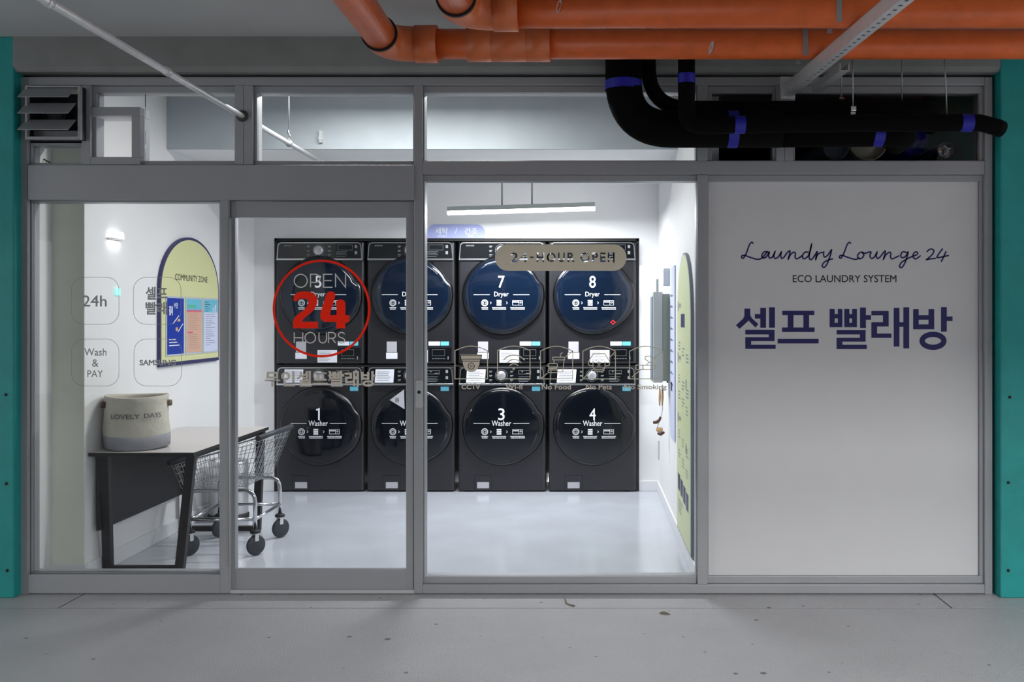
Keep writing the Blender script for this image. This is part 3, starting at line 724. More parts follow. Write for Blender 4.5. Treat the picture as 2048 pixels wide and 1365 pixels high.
    q3.ribbon([(.09, zi-.018), (.17, zi-.018), (.17, zi+.018), (.09, zi+.018)], .003, bulge, closed=True, th=.002).ribbon([(.14, zi-.018), (.14, zi+.018)], .003, bulge, th=.002)
    q3.rect(.093, zi+.004, .139, zi+.011, bulge, .002).ribbon(arc(.155, zi+.003, .006, .006, 0, 360, 12)[:-1], .003, bulge, closed=True, th=.002)
    for (xa_, xb_) in ((-.162, -.108), (-.075, .037), (.072, .188)):
        for k, zz in enumerate((zi-.038, zi-.05)):
            x = xa_+.004*k
            while x < xb_-.004*k:
                wv = random.uniform(.004, .011); q4.rect(x, zz-.004, min(x+wv, xb_), zz+.003, bulge, .002); x += wv+.0022
    for q in (q1, q2, q3): q.build('icon', 'ink', door)
    q4.build('text_lines', 'ink', door)
    # labels stuck on the front
    f0 = lambda u, v, h: (u, -h, v)
    def lab(x0, x1, z0, z1, m, name, label_=None):
        o_ = MB().box(x0, x1, -.0012, -.0002, z0, z1).build(name, m, t)
        if label_: o_['label'] = label_
        return o_
    if dryer:
        lab(-.195, -.113, .105, .19, 'greypaper', 'energy_label', 'grey square label')
        lab(-.20, -.108, .05, .10, 'paper', 'small_label', 'small white label')
        s_ = lab(-.02, .138, .02, .122, 'paper', 'notice_sheet', 'white printed notice')
        q = MB()
        for k in range(7): q.rect(-.01, .105-.012*k, .06+.05*random.random(), .108-.012*k, lambda u, v, h: (u, -.0014-h, v))
        q.build('text_lines', 'greyink', s_)
        lab(.145, .238, .158, .19, 'paper', 'white_label', 'white strip label')
        lab(.243, .31, .158, .19, 'cyan', 'cyan_label', 'cyan strip label')
        lab(.15, .33, .03, .14, 'mpanel', 'access_panel', 'dark panel with a printed outline')
        q = MB().ribbon([(.175, .075), (.275, .075), (.275, .125), (.175, .125)], .0015, f0, closed=True, th=.0016)
        for k in range(5): q.rect(.175+.022*k, .05, .19+.022*k, .054, f0, .0016)
        q.rect(.30, .045, .308, .07, f0, .0016); q.build('panel_markings', 'greyink', t)
    else:
        q = MB().add([(-.282, -.0165, zt2-.012), (-.13, -.0165, zt2-.012), (-.138, -.0165, zb+.012), (-.29, -.0165, zb+.012)], [(0, 3, 2, 1)])
        s_ = q.build('notice_sheet', 'paper', t); s_['label'] = 'white printed notice on the panel'
        q = MB()
        for k in range(6): q.rect(-.272, zt2-.034-.014*k, -.18+.03*random.random(), zt2-.031-.014*k, lambda u, v, h: (u, -.017-h, v))
        q.build('text_lines', 'greyink', s_)
        lab(.243, .31, zb-.055, zb-.02, 'cyan', 'cyan_label', 'cyan strip label')
        q = MB().ribbon([(-.225, .02), (-.225, .135), (-.085, .135), (-.085, .02)], .003, f0, th=.0008); q.build('filter_cover', 'rim', t)
        lab(-.202, -.105, .03, .08, 'greypaper', 'rating_label', 'pale rating label')
    return t
HWm, HDm = 1.016, .998
YM = 7.715
cx = [(640, 1), (821.5, 2), (1004, 3), (1185, 4)]
for i, (px, nn) in enumerate(cx):
    X = U(px, 0, YM)[0]
    where = ('leftmost', 'second from left', 'third from left', 'rightmost')[i]
    wz = make_machine(HWm, False, str(nn), 'dark washing machine numbered %d, %s in the bottom row' % (nn, where), 'washing machines in the bottom row')
    wz.location = (X, YM, 0)
    dz_ = make_machine(HDm, True, str(nn+4), 'dark tumble dryer numbered %d, %s in the top row' % (nn+4, where), 'tumble dryers in the top row')
    dz_.location = (X, YM, U(0, 730.5, YM)[2])
    if nn == 2:
        q = MB().add([(x, -.052, z) for x, z in ((-.16, .215), (-.045, .30), (-.04, .14))], [(0, 2, 1)])
        d2 = [c for c in wz.children if c.name.startswith('door')][0]
        o = q.build('warning_sticker', 'greypaper', d2); o['label'] = 'pale triangular warning sticker'
        q = MB(); text(q, '삶음', -.115, -.085, .235, .20, lambda u, v, h: (u, -.053-h, v), .01); q.build('warning_print', 'blackink', o)
    if nn == 4:
        d8 = [c for c in dz_.children if c.name.startswith('door')][0]
        q = MB().box(.145, .185, -.052, -.048, -.225, -.212).box(.157, .173, -.052, -.048, -.235, -.202)
        o = q.build('red_tag', 'redtag', d8); o['label'] = 'small red tag'
# racks under the dryers
rk = MB().box(xa+.025, xb-.025, YM+.012, YM+.76, HWm+.002, U(0, 730.5, YM)[2]-.001)
tag(rk.build('stacking_rack', 'black'), 'black rack between the washers and the dryers', 'rack')
# wall sign over the machines
mpW = plane_y(YW-.004)
pts = rrect(854, 449, 970.5, 520, 18, 8); pts = [(u, min(v, 477)) for u, v in pts]
q = MB(); P = [U(u, v, YW) for u, v in pts]; q.prism([(p_[0], p_[2]) for p_ in P], 'y', YW-.004, YW-.0005)
ws = tag(q.build('wall_sign', 'sign_lilac'), 'lilac tab sign reading wash and dry above the machines', 'sign')
q = MB(); text(q, '세탁', 870.5, 896, 455, 469, mpW, .012); text(q, '/', 910, 915, 456, 467, mpW); text(q, '건조', 929, 955, 455, 469, mpW, .012)
text(q, 'WASH', 875, 893, 470.5, 475, mpW, .01); text(q, 'DRY', 936, 948, 470.5, 475, mpW, .01)
q.build('lettering', 'ink', ws)

# ------------------------------------------------------------------ lamps of the shop
YL = 7.17
a, b_ = U(895, 420, YL), U(1190, 411, YL)
pen = empty('pendant_lamp', ((a[0]+b_[0])/2, YL, ZD), 'white linear pendant lamp hanging in front of the back wall', 'lamp')
m_ = Matrix.Rotation(math.atan2(b_[2]-a[2], b_[0]-a[0]), 4, (0, -1, 0))
Ln = (b_[0]-a[0]); zc_ = (a[2]+b_[2])/2-ZD
hs = MB().box(-Ln/2, Ln/2, -.025, .025, -.012, .022).build('housing', 'cab', pen, .003); hs.location = (0, 0, zc_); hs.rotation_euler = m_.to_euler()
MB().prism([(-.0255, -.038), (.0255, -.038), (.024, -.012), (-.024, -.012)], 'x', -Ln/2, Ln/2).build('diffuser', 'lamp', hs)
area('pendant_light', (0, 0, -.045), Ln, .05, W_PEND, parent=hs, col=(.95, .97, 1))
for px in (1004, 1064):
    x = U(px, 0, YL)[0]-pen.location.x
    MB().cyl((x, 0, zc_+.015), (x, 0, 0), .006, 8).build('suspension_rod', 'rod', pen)
fl_ = empty('ceiling_lamp', (-1.05, 5.5, ZC), 'white linear lamp on the shop ceiling just inside the front', 'lamp')
MB().box(-.7, .7, -.04, .04, -.05, 0).build('housing', 'white_trim', fl_, .003)
MB().box(-.68, .68, -.03, .03, -.06, -.05).build('diffuser', 'lamp', fl_)
area('ceiling_light', (0, 0, -.07), 1.3, .07, W_FRONT, parent=fl_, col=(1, .99, .97))
# glow added on the left wall for a lamp mirrored in the glass
def wall_pt(px, py, X): Y = F_PX*X/(px-VX); return (X, Y, HC-(py-VY)*Y/F_PX)
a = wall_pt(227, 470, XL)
em = empty('lamp_reflection', a, 'small added glow for a lamp mirrored in the glass, high on the left wall', 'lamp')
MB().prism([(-.075, -.022), (.075, -.022), (.062, .02), (-.062, .02)], 'x', .002, .03).build('reflection_body', 'refl_glow', em, .006)
MB().box(.002, .034, -.08, .08, -.028, -.022).build('bracket', 'white_trim', em)  # lower edge of the added glow
area('reflection_light', (.02, 0, -.032), .03, .14, .10, parent=em)  # added light for the halo below the glow
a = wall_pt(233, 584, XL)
q = MB().box(XL+.001, XL+.012, a[1]-.024, a[1]+.024, a[2]-.02, a[2]+.02)  # lit square added for an exit sign mirrored in the glass
ind = tag(q.build('sign_reflection', 'cyan_refl', bevel=.002), 'small square cyan indicator light on the left wall', 'reflection')

# ------------------------------------------------------------------ sprinkler pipe
xs, zs = -1.752, 2.45
sp_ = empty('sprinkler_pipe', (xs, 4.86, zs), 'thin bare steel pipe running from the garage through the frame post', 'pipe')
MB().cyl((0, -3.6, 0), (0, 2.89, 0), .0145, 14).build('pipe', 'steel', sp_)
for y in (3.10, 3.98): MB().cyl((0, y-4.86-.014, 0), (0, y-4.86+.014, 0), .0185, 14).build('coupling', 'steel', sp_)
MB().lathe([(.015, -.012), (.028, -.012), (.03, -.002)], 20, 'y', (0, 0, 0)).build('wall_collar', 'seal', sp_)
hg = empty('pipe_hanger', (xs, 5.62, zs), 'steel ring hanger with a rod above the thin pipe inside', 'hanger')
MB().cyl((0, 0, .075), (0, 0, ZC-zs), .004, 8).build('rod', 'rod', hg)
MB().tube([(.019*math.cos(t), 0, .019*math.sin(t)) for t in [2*math.pi*k/20 for k in range(20)]], .004, 6, closed=True).tube([(0, 0, .02), (.006, 0, .045), (-.004, 0, .06), (0, 0, .08)], .006, 8).build('ring', 'chrome', hg)
q = MB().box(-1.71, -1.69, 6.105, 6.1295, U(0, 295, 6.12)[2]+.03, U(0, 262, 6.12)[2]).box(-1.712, -1.688, 6.10, 6.105, 2.56, 2.585)
tag(q.build('wall_bracket', 'steel'), 'small steel bracket screwed to the grey concrete beam inside', 'bracket')

# ------------------------------------------------------------------ orange pipes
def pvc(Y, xc, xe, ze, rp, label, ribs):
    t = empty('drain_pipe', (xc, Y, ze), label, 'pipe', 'orange drain pipes')
    MB().cyl((.16, 0, 0), (xe-xc, 0, 0), rp, 28).build('straight_pipe', 'orange', t)
    MB().cyl((0, -.16, 0), (0, -Y+.7, 0), rp, 28).build('straight_pipe', 'orange', t)
    el = MB().tube([(0, -.17, 0)]+bend((0, -1, 0), (0, 0, 0), (1, 0, 0), .13)+[(.17, 0, 0)], rp+.008, 28)
    el.build('elbow', 'orange_fit', t)
    MB().cyl((.13, 0, 0), (.23, 0, 0), rp+.014, 28).build('collar', 'orange_fit', t)
    MB().tube([(0, -.155, 0), (0, -.172, 0)], rp+.0095, 28).build('seal_ring', 'black', t)
    for x0, x1 in ribs: MB().cyl((x0-xc, 0, 0), (x1-xc, 0, 0), rp+.009, 28).build('coupling', 'orange_fit', t)
    return t
RP = .07; ZP = 2.593+RP
xat = lambda px, Y: U(px, 0, Y)[0]
P1 = pvc(4.32, -.90, 4.2, ZP, RP, 'orange drain pipe nearer the shop front, behind the other', [(xat(935, 4.32), xat(983, 4.32)), (xat(983, 4.32), xat(1052, 4.32)), (xat(1052, 4.32), xat(1100, 4.32))])
P1.children[-2].scale = (1, .96, .96)
P2 = pvc(3.845, -.50, 4.2, ZP, RP, 'orange drain pipe nearer the camera, cut by the photo top', [])
for t, Y, spots in ((P1, 4.32, ((1423, 95),)), (P2, 3.845, ((1118, 14),))):
    for px, py in spots:
        c = U(px, py, Y-RP); b = MB(); z0 = HC-(py-VY)*(Y-.06)/F_PX-ZP
        vs = []
        for k in range(10):
            a_ = 2*math.pi*k/10; dx = .009*math.cos(a_)+.006*math.sin(a_); dz = .026*math.sin(a_); zz = max(-.068, min(.068, z0+dz))
            vs.append((c[0]-t.location.x+dx, -math.sqrt((RP+.0012)**2-zz*zz), zz))
        b.add(vs, [tuple(range(10))]); o = b.build('scuff', 'greypaper', t); o['label'] = 'pale scuff mark'
# perforated channel carrying the pipes
HCn = .058; sx0, sy0, sx1, sy1 = 1.02, 4.79, 1.16, 2.9
dv = Vector((sx1-sx0, sy1-sy0, 0)); Lc = dv.length
st = empty('perforated_channel', (sx0, sy0, 2.531), 'bright perforated steel channel carrying the orange pipes', 'channel', 'steel channels under the pipes', rz=math.atan2(dv.y, dv.x))
b = MB()
nh = int(Lc/.05); wch = .05
for k in range(nh):
    x0 = k*Lc/nh; x1 = (k+1)*Lc/nh; xm0, xm1 = x0+.016, x1-.016
    for (u0, u1, v0, v1) in ((x0, x1, -wch/2, -.007), (x0, x1, .007, wch/2), (x0, xm0, -.007, .007), (xm1, x1, -.007, .007)):
        b.box(u0, u1, v0, v1, 0, .0025)
b.box(0, Lc, -wch/2, -wch/2+.0025, .0025, HCn).box(0, Lc, wch/2-.0025, wch/2, .0025, HCn)
b.box(0, Lc, -wch/2, -wch/2+.011, HCn-.0025, HCn).box(0, Lc, wch/2-.011, wch/2, HCn-.0025, HCn)
b.build('channel_rail', 'steel', st)
MB().box(-.002, .012, -wch/2-.012, wch/2+.012, -.012, .10).build('end_bracket', 'steel', st, .002)
s2 = empty('perforated_channel', (1.165, 4.79, 2.555), 'dull short steel channel behind the pipes beside the bright one', 'channel', 'steel channels under the pipes', rz=R(-86))
MB().box(0, .42, -.022, .022, 0, .003).box(0, .42, -.022, -.019, .003, .035).box(0, .42, .019, .022, .003, .035).build('channel_rail', 'steel', s2)
def strap(Y, px, lab_):
    x = xat(px, Y-RP); t = MB()
    pts = [(x, Y+(RP+.004)*math.cos(R(a_)), ZP+(RP+.004)*math.sin(R(a_))) for a_ in range(-10, 191, 12)]
    pts = [(x, Y-RP-.004, 2.592)] + pts[::-1] + [(x, Y+RP+.004, 2.592)]
    for p0, p1 in zip(pts[:-1], pts[1:]):
        y0, z0, y1, z1 = p0[1], p0[2], p1[1], p1[2]
        t.add([(x-.011, y0, z0), (x+.011, y0, z0), (x+.011, y1, z1), (x-.011, y1, z1)], [(0, 1, 2, 3), (3, 2, 1, 0)])
    o = tag(t.build('pipe_strap', 'alu_light'), lab_, 'strap', 'steel pipe straps')
    m = o.modifiers.new('thick', 'SOLIDIFY'); m.thickness = .003
strap(4.32, 1611, 'pale steel strap over the orange pipe nearer the shop front')
strap(3.845, 1678, 'pale steel strap over the orange pipe nearer the camera')

# ------------------------------------------------------------------ black insulated pipes
def foam(path, r, label, tapes=(), n=24):
    o0 = path[0]
    t = empty('insulated_pipe', o0, label, 'pipe', 'black insulated pipes over the sign')
    rel = lambda p_: tuple(Vector(p_)-Vector(o0))
    MB().tube([rel(p_) for p_ in path], r, n).build('insulation', 'foam', t)
    for c_, d_, wd_ in tapes:
        d_ = Vector(d_).normalized()*wd_/2; c_ = Vector(c_)
        MB().tube([rel(c_-d_), rel(c_+d_)], (r if not isinstance(r, list) else r[len(r)//2])+.0015, n, caps=False).build('tape_band', 'tape', t)
    return t
Y1 = 4.645; xA = xat(1247, Y1); zA = U(0, 259, Y1)[2]
foam([(xA, Y1, ZC)]+bend((xA, Y1, ZC), (xA, Y1, zA), (2, Y1, zA), .24, 12)+[(xat(1562, Y1), Y1, zA)], .089,
     'thickest black insulated pipe with a wide bend', [((xA, Y1, U(0, 172, Y1)[2]), (0, 0, 1), .045), ((xat(1464, Y1), Y1, zA), (1, 0, 0), .05)])
Y2 = 4.70; x2 = xat(1300, Y2); z2 = U(0, 217, Y2)[2]
foam([(xat(1296, Y2), Y2, ZC)]+bend((xat(1296, Y2), Y2, ZC), (xat(1298, Y2), Y2, z2), (2, Y2, z2), .20, 12)+[(xat(1840, Y2), Y2, z2)]+bend((1, Y2, z2), (xat(1872, Y2), Y2, z2), (xat(1872, Y2)+.03, 4.85, z2-.1), .06)[1:]+[(xat(1880, Y2), 4.84, z2-.07)], .037,
     'slender black insulated pipe running highest behind the others')
Y3 = 4.47; x3 = xat(1373, Y3); z3 = U(0, 251, Y3)[2]
foam([(x3, Y3, ZC), (x3, Y3, z3+.1)]+bend((x3, Y3, ZC), (x3, Y3, z3), (2, Y3, z3), .07, 8)+[(xat(1700, Y3), Y3, z3+.01), (xat(1960, Y3), Y3, z3+.012), (xat(1996, Y3), Y3+.02, z3-.004), (xat(2008, Y3), Y3+.03, z3-.012)], [.038]*11+[.042, .044, .040, .014] if False else .040,
     'front black insulated pipe reaching furthest right past the frame', [((x3, Y3, U(0, 158, Y3)[2]), (0, 0, 1), .045), ((xat(1479, Y3), Y3, z3+.003), (1, 0, 0), .05), ((xat(1932, Y3), Y3, z3+.012), (1, 0, -.02), .055)])
Y4 = 4.625; z4 = U(0, 268, Y4)[2]
foam([(xat(1564, Y4), Y4+.02, z4), (xat(1760, Y4), Y4+.02, z4+.004)]+bend((1, Y4+.02, z4), (xat(1812, Y4), Y4+.02, z4), (xat(1835, Y4), 4.9, z4), .05)+[(xat(1822, Y4), 4.85, z4)], .062,
     'lowest black insulated pipe ending before the right post', [((xat(1757, Y4), Y4+.02, z4+.004), (1, 0, -.06), .05)])
for i, (px, py, Y, lb) in enumerate(((1706, 228, 4.5, 'thin hanger rod with a bright clamp above the front black pipe'), (1683, 196, 4.7, 'thin hanger rod left of the rod with the clamp'), (1804, 208, 4.7, 'thin hanger rod between the clamp rod and the right post'), (1894, 231, 4.5, 'thin hanger rod nearest the right post, slightly leaning'))):
    x = xat(px, Y); z = U(0, py, Y)[2]
    t = empty('hanger_rod', (x, Y, z), lb, 'hanger', 'thin rods holding the black pipes')
    MB().cyl((0, 0, 0), (-.02 if i == 3 else -.003, 0, ZC-z), .0035, 8).build('rod', 'rod', t)
    if i == 0:
        MB().box(-.013, .013, -.012, .012, .012, .036).box(-.012, .012, -.004, .004, -.004, .012).build('clamp', 'chrome', t, .003)
    elif i == 1: MB().box(-.012, .012, -.01, .01, -.006, .0).build('nut', 'chrome', t)
for px, py, r, m, lb in ((1737, 283, .105, 'duct', 'silver round duct end behind the dark transom glass'), (1672, 295, .07, 'cab_e', 'grey round duct end left of the silver duct'), (1826, 280, .08, 'tape', 'blue rimmed round duct end behind the dark transom glass'), (1892, 300, .045, 'chrome', 'small bright pipe end behind the dark transom glass')):
    c = U(px, py, 5.15)
    q = MB().lathe([(r, .8), (r, 0), (r*.93, 0), (r*.93, .06), (r*.5, .05), (0, .05)], 32, 'y', c)
    o = tag(q.build('duct_end', m), lb, 'duct', 'duct ends behind the transom')

# ------------------------------------------------------------------ table
tf, tb_ = 5.149, 6.369; xl, xr = -2.690, -2.122; zt_ = .687
tbl = empty('table', ((xl+xr)/2, (tf+tb_)/2, 0), 'long low dark table with a brown top against the left wall', 'table')
part(MB().box(xl, xr, tf, tb_, zt_-.022, zt_), 'table_top', 'ttop', tbl, .002)
part(MB().box(xl-.001, xr+.001, tf-.002, tf, zt_-.022, zt_-.002).box(xr, xr+.0015, tf, tb_, zt_-.022, zt_-.002), 'edge_band', 'black', tbl)
part(MB().box(xr-.06, xr-.03, tf+.05, tb_-.05, zt_-.045, zt_-.022).box(xl+.02, xl+.05, tf+.05, tb_-.05, zt_-.045, zt_-.022), 'apron', 'wood', tbl)
part(MB().box(xl+.012, xl+.03, tf+.06, tb_-.06, .25, zt_-.023), 'modesty_panel', 'wood', tbl)
for nm, y0, yfoot in (('f', tf+.05, tf+.16), ('b', tb_-.06, tb_-.05)):
    def leg(xt, xf):
        b = MB(); h_ = .024
        vs = [(xt-h_, y0-.02, zt_-.024), (xt+h_, y0-.02, zt_-.024), (xt+h_, y0+.02, zt_-.024), (xt-h_, y0+.02, zt_-.024), (xf-h_, yfoot-.02, 0.001), (xf+h_, yfoot-.02, 0.001), (xf+h_, yfoot+.02, 0.001), (xf-h_, yfoot+.02, 0.001)]
        return b.add(vs, [(0, 1, 2, 3), (7, 6, 5, 4), (0, 4, 5, 1), (1, 5, 6, 2), (2, 6, 7, 3), (3, 7, 4, 0)])
    part(leg(xl+.065, xl+.026 if nm == 'f' else xl+.04), 'leg', 'wood', tbl, .002)
    part(leg(xr-.03, xr-.142 if nm == 'f' else xr-.06), 'leg', 'wood', tbl, .002)
    part(MB().box(xl+.05, xr-.15 if nm == 'f' else xr-.08, yfoot-.016, yfoot+.016, .001, .032), 'foot_bar', 'wood', tbl, .002)

# ------------------------------------------------------------------ canvas hamper
bx, by, br = -2.516, 5.335, .172
ham = empty('laundry_hamper', (bx, by, zt_), 'round cream canvas hamper reading LOVELY DAYS on the table', 'hamper')
def wob(k, h): return 1+.012*math.sin(3*k*2*math.pi/40+h*17)+.010*math.sin(5*k*2*math.pi/40-h*31)
def soft(prof, n=40):
    vs = []
    for r_, h_ in prof:
        for k in range(n):
            a_ = 2*math.pi*k/n; rr_ = r_*wob(k, h_)
            vs.append((rr_*math.cos(a_), rr_*math.sin(a_), h_+.004*math.sin(2*a_+1)))
    fs = [(i*n+k, i*n+(k+1) % n, (i+1)*n+(k+1) % n, (i+1)*n+k) for i in range(len(prof)-1) for k in range(n)]
    return MB().add(vs, fs, True)
soft([(br*1.0, .078), (br*1.0, .11), (br*.965, .16), (br*.955, .22), (br*.955, .27), (br*.965, .292), (br*.945, .296), (br*.93, .285), (br*.92, .2), (br*.92, .06), (.0, .05)]).build('canvas_body', 'canvas', ham)
soft([(0, .005), (br*.93, .004), (br*.985, .012), (br*1.0, .05), (br*1.005, .08), (br*.97, .082)]).build('base_band', 'canvas_d', ham)['label'] = 'grey band round the bottom'
def cylmap(u, v, h):
    a_ = R(-90+u); return ((br*.975+h)*math.cos(a_), (br*.975+h)*math.sin(a_), v)
cylmap2 = lambda u, v, h: cylmap(u, v, .006)
q = MB(); text(q, 'LOVELY', -22, 30, .204, .178, cylmap2, .01); text(q, 'DAYS', 37, 70, .206, .180, cylmap2, .01); q.build('lettering', 'dimink', ham)
for a_ in (43, -113):
    c = Vector((br*.985*math.cos(R(a_-30)), br*.985*math.sin(R(a_-30)), .25))
    MB().lathe([(0, .018), (.014, .016), (.017, .0), (.014, -.016), (0, -.018)], 12, 'z', c).build('grommet', 'brown' if a_ < 0 else 'leaf', ham)

# ------------------------------------------------------------------ trolley
cxl, cxr, cyf, cyb = -2.355, -1.965, 5.66, 6.12
cart = empty('laundry_trolley', ((cxl+cxr)/2, (cyf+cyb)/2, 0), 'chrome wire basket trolley on four dark castors beside the table', 'trolley')
zR = .387; rt = .0125
for y in (cyf, cyb):
    b = MB().tube([(cxl, y, .16)]+bend((cxl, y, .1), (cxl, y, zR), (0, y, zR), .05)+bend((cxl, y, zR), (cxr, y, zR), (cxr, y, .1), .07)+[(cxr, y, .16)], rt, 12)
    part(b, 'leg_frame', 'chrome', cart)
b = MB()
for y in (cyf, cyb): b.cyl((cxl, y, .215), (cxr, y, .215), .010, 10)
for x in (cxl, cxr): b.cyl((x, cyf, .215), (x, cyb, .215), .010, 10)
part(b, 'lower_frame', 'chrome', cart)
# basket: bottom rectangle and sloping rim (low at the left, high at the right)
yb0, yb1 = cyf+.0, cyb+.02
def rim(u, v):      # u along x 0..1, v along y 0..1 -> top point
    return Vector((-2.44+.53*u, cyf-.05+(cyb-cyf+.10)*v, .545+.15*u))
def bot(u, v):
    return Vector((-2.40+.385*u, cyf-.01+(cyb-cyf+.02)*v, .402+.012*u))
b = MB(); wr = .0016
def side(fn_u, n, horiz=(0, .3, .62, .85, 1)):
    for k in range(n+1):
        t_ = k/n; u, v = fn_u(t_); b.tube([bot(u, v), rim(u, v)], wr, 5, caps=False)
    for h_ in horiz:
        P_ = []
        for k in range(2): u, v = fn_u(k); P_.append(bot(u, v).lerp(rim(u, v), h_))
        b.tube(P_, wr*1.25, 5, caps=False)
side(lambda t_: (t_, 0), 19); side(lambda t_: (t_, 1), 19); side(lambda t_: (0, t_), 14); side(lambda t_: (1, t_), 14)
for k in range(15): b.tube([bot(k/14, 0), bot(k/14, 1)], wr, 5, caps=False)
for k in range(10): b.tube([bot(0, k/9), bot(1, k/9)], wr, 5, caps=False)
part(b, 'wire_basket', 'chrome', cart)
b = MB().tube([rim(0, 0), rim(1, 0), rim(1, 1), rim(0, 1)], .005, 8, closed=True); part(b, 'basket_rim', 'chrome', cart)
hx = -1.915
b = MB().cyl((hx, cyf-.10, .71), (hx+.005, cyb+.06, .71), .016, 14); part(b, 'handle', 'rubber', cart)
b = MB().cyl((-2.455, cyf-.06, .56), (-2.455, cyb+.05, .56), .014, 12); part(b, 'bumper_bar', 'rubber', cart)
for x in (cxl, cxr):
    for y in (cyf, cyb):
        c = Vector((x+.004, y, .062))
        w_ = MB().lathe([(0, -.013), (.05, -.014), (.058, -.010), (.0605, -.004), (.0605, .004), (.058, .010), (.05, .014), (0, .013)], 28, 'x')
        ang = R(52 if x > -2.1 else 60)
        w_.v = [tuple(Matrix.Rotation(ang-R(90), 3, 'Z') @ Vector(v_)+c) for v_ in w_.v]
        wo = part(w_, 'castor', 'rubber', cart)
        k_ = MB().lathe([(0, .135), (.030, .135), (.032, .145), (.02, .155), (0, .155)], 16, 'z', (x, y, .0)); part(k_, 'castor_cap', 'black', cart)
        f2 = MB().box(-.020, -.017, -.012, .012, .088, .136).box(.017, .020, -.012, .012, .088, .136)
        f2.v = [tuple(Matrix.Rotation(ang-R(90), 3, 'Z') @ Vector(v_)+Vector((x, y, 0))) for v_ in f2.v]
        part(f2, 'castor_fork', 'steel', cart)
# bin behind the trolley
bn = empty('waste_bin', (-2.52, 6.72, 0), 'brushed steel waste bin behind the trolley under the table end', 'bin')
MB().lathe([(0, .03), (.13, .03), (.132, .05), (.132, .40), (.125, .41), (.115, .40), (.115, .06)], 32).build('bin_body', 'dial', bn)
MB().lathe([(0, .001), (.138, .001), (.138, .03), (.13, .032)], 32).build('bin_base', 'black', bn)

# ------------------------------------------------------------------ community board on the left wall
def lw_map(d): return lambda u, v, h: (XL+d+h, u, v)
y0, y1 = 5.99, 6.955; ym = (y0+y1)/2; zb0, zsp, rz = 1.105, 1.60, .362
arch = lambda e, lo=0: [(y0+e, zb0+e+lo), (y1-e, zb0+e+lo)] + [(ym+(ym-y0-e)*math.cos(R(a_)), zsp+(rz-e)*math.sin(R(a_))) for a_ in range(0, 181, 6)]
b = MB().prism(arch(0), 'x', XL+.001, XL+.020)
brd = tag(b.build('notice_board', 'dnavy'), 'pale yellow arched notice board headed COMMUNITY ZONE on the left wall', 'notice board')
MB().prism(arch(.018, .006), 'x', XL+.015, XL+.0215).build('board_face', 'yellow', brd)
q = MB(); lm = lw_map(.0216)
ya_, yb_ = F_PX*XL/(343.5-VX), F_PX*XL/(409-VX); text(q, 'COMMUNITY ZONE', ya_, yb_, 1.706, 1.664, lm, .0); q.build('heading', 'blackink', brd)
posters = [(6.065, 6.345, 'blue poster in a clear sleeve, leftmost on the notice board'), (6.362, 6.64, 'salmon and cyan poster in a clear sleeve, middle of the notice board'), (6.655, 6.925, 'white and pale blue poster in a clear sleeve, rightmost on the notice board')]
for i, (ya_, yb_, lb) in enumerate(posters):
    z0, z1 = 1.168, 1.556; wd = yb_-ya_
    t = empty('poster', (XL+.022, ya_, z0), lb, 'poster', 'posters on the notice board')
    MB().box(0, .004, 0, wd, 0, z1-z0).build('clear_sleeve', 'sleeve', t, .001)
    mpz = lambda u, v, h: (.0042+h, u*wd, v*(z1-z0))
    MB().rect(.05, .03, .95, .97, mpz, .0002).build('sheet', ['pcap', 'psalmon', 'pwhite'][i], t)
    q = MB(); q2 = MB()
    if i == 0:
        text(q, '수단', .40, .62, .90, .80, mpz, .02); text(q, '결제', .14, .34, .84, .68, mpz, .03)
        q.ribbon([(.35, .54), (.68, .68)], .02, mpz).ribbon([(.62, .40), (.9, .54)], .02, mpz)
        for k in range(3): q.rect(.15, .27-.05*k, .5+.1*k, .285-.05*k, mpz)
        q2.rect(.6, .58, .75, .62, mpz, .0005).rect(.5, .42, .62, .48, mpz, .0005)
        q.build('text_lines', 'ink', t); q2.build('picture', 'pine', t)
    elif i == 1:
        q2.rect(.05, .78, .95, .97, mpz, .0004); q2.build('header', 'pcyan', t)
        q3 = MB().rect(.1, .745, .42, .775, mpz, .0006).rect(.1, .37, .42, .40, mpz, .0006).rect(.05, .74, .95, .78, mpz, .0004); q3.build('pink_bars', 'pink', t)
        q4 = MB().rect(.1, .81, .6, .87, mpz, .0006); q4.build('green_bar', 'green', t)
        for k in range(9): q.rect(.15, .70-.034*k, .6+.2*random.random(), .706-.034*k, mpz)
        for k in range(8): q.rect(.15, .34-.034*k, .6+.2*random.random(), .346-.034*k, mpz)
        q.build('text_lines', 'greyink', t)
    else:
        q2.rect(.05, .74, .95, .97, mpz, .0004); q2.build('header', 'pcyan', t)
        q3 = MB().rect(.62, .75, .70, .83, mpz, .0006).rect(.76, .75, .85, .88, mpz, .0006); q3.build('picture', 'pwhite', t)
        for k in range(5): q.rect(.1, .92-.04*k, .35+.1*(k % 2), .928-.04*k, mpz)
        for k in range(15): q.rect(.14, .70-.04*k, .45+.4*random.random(), .706-.04*k, mpz)
        q.build('text_lines', 'blackink', t)

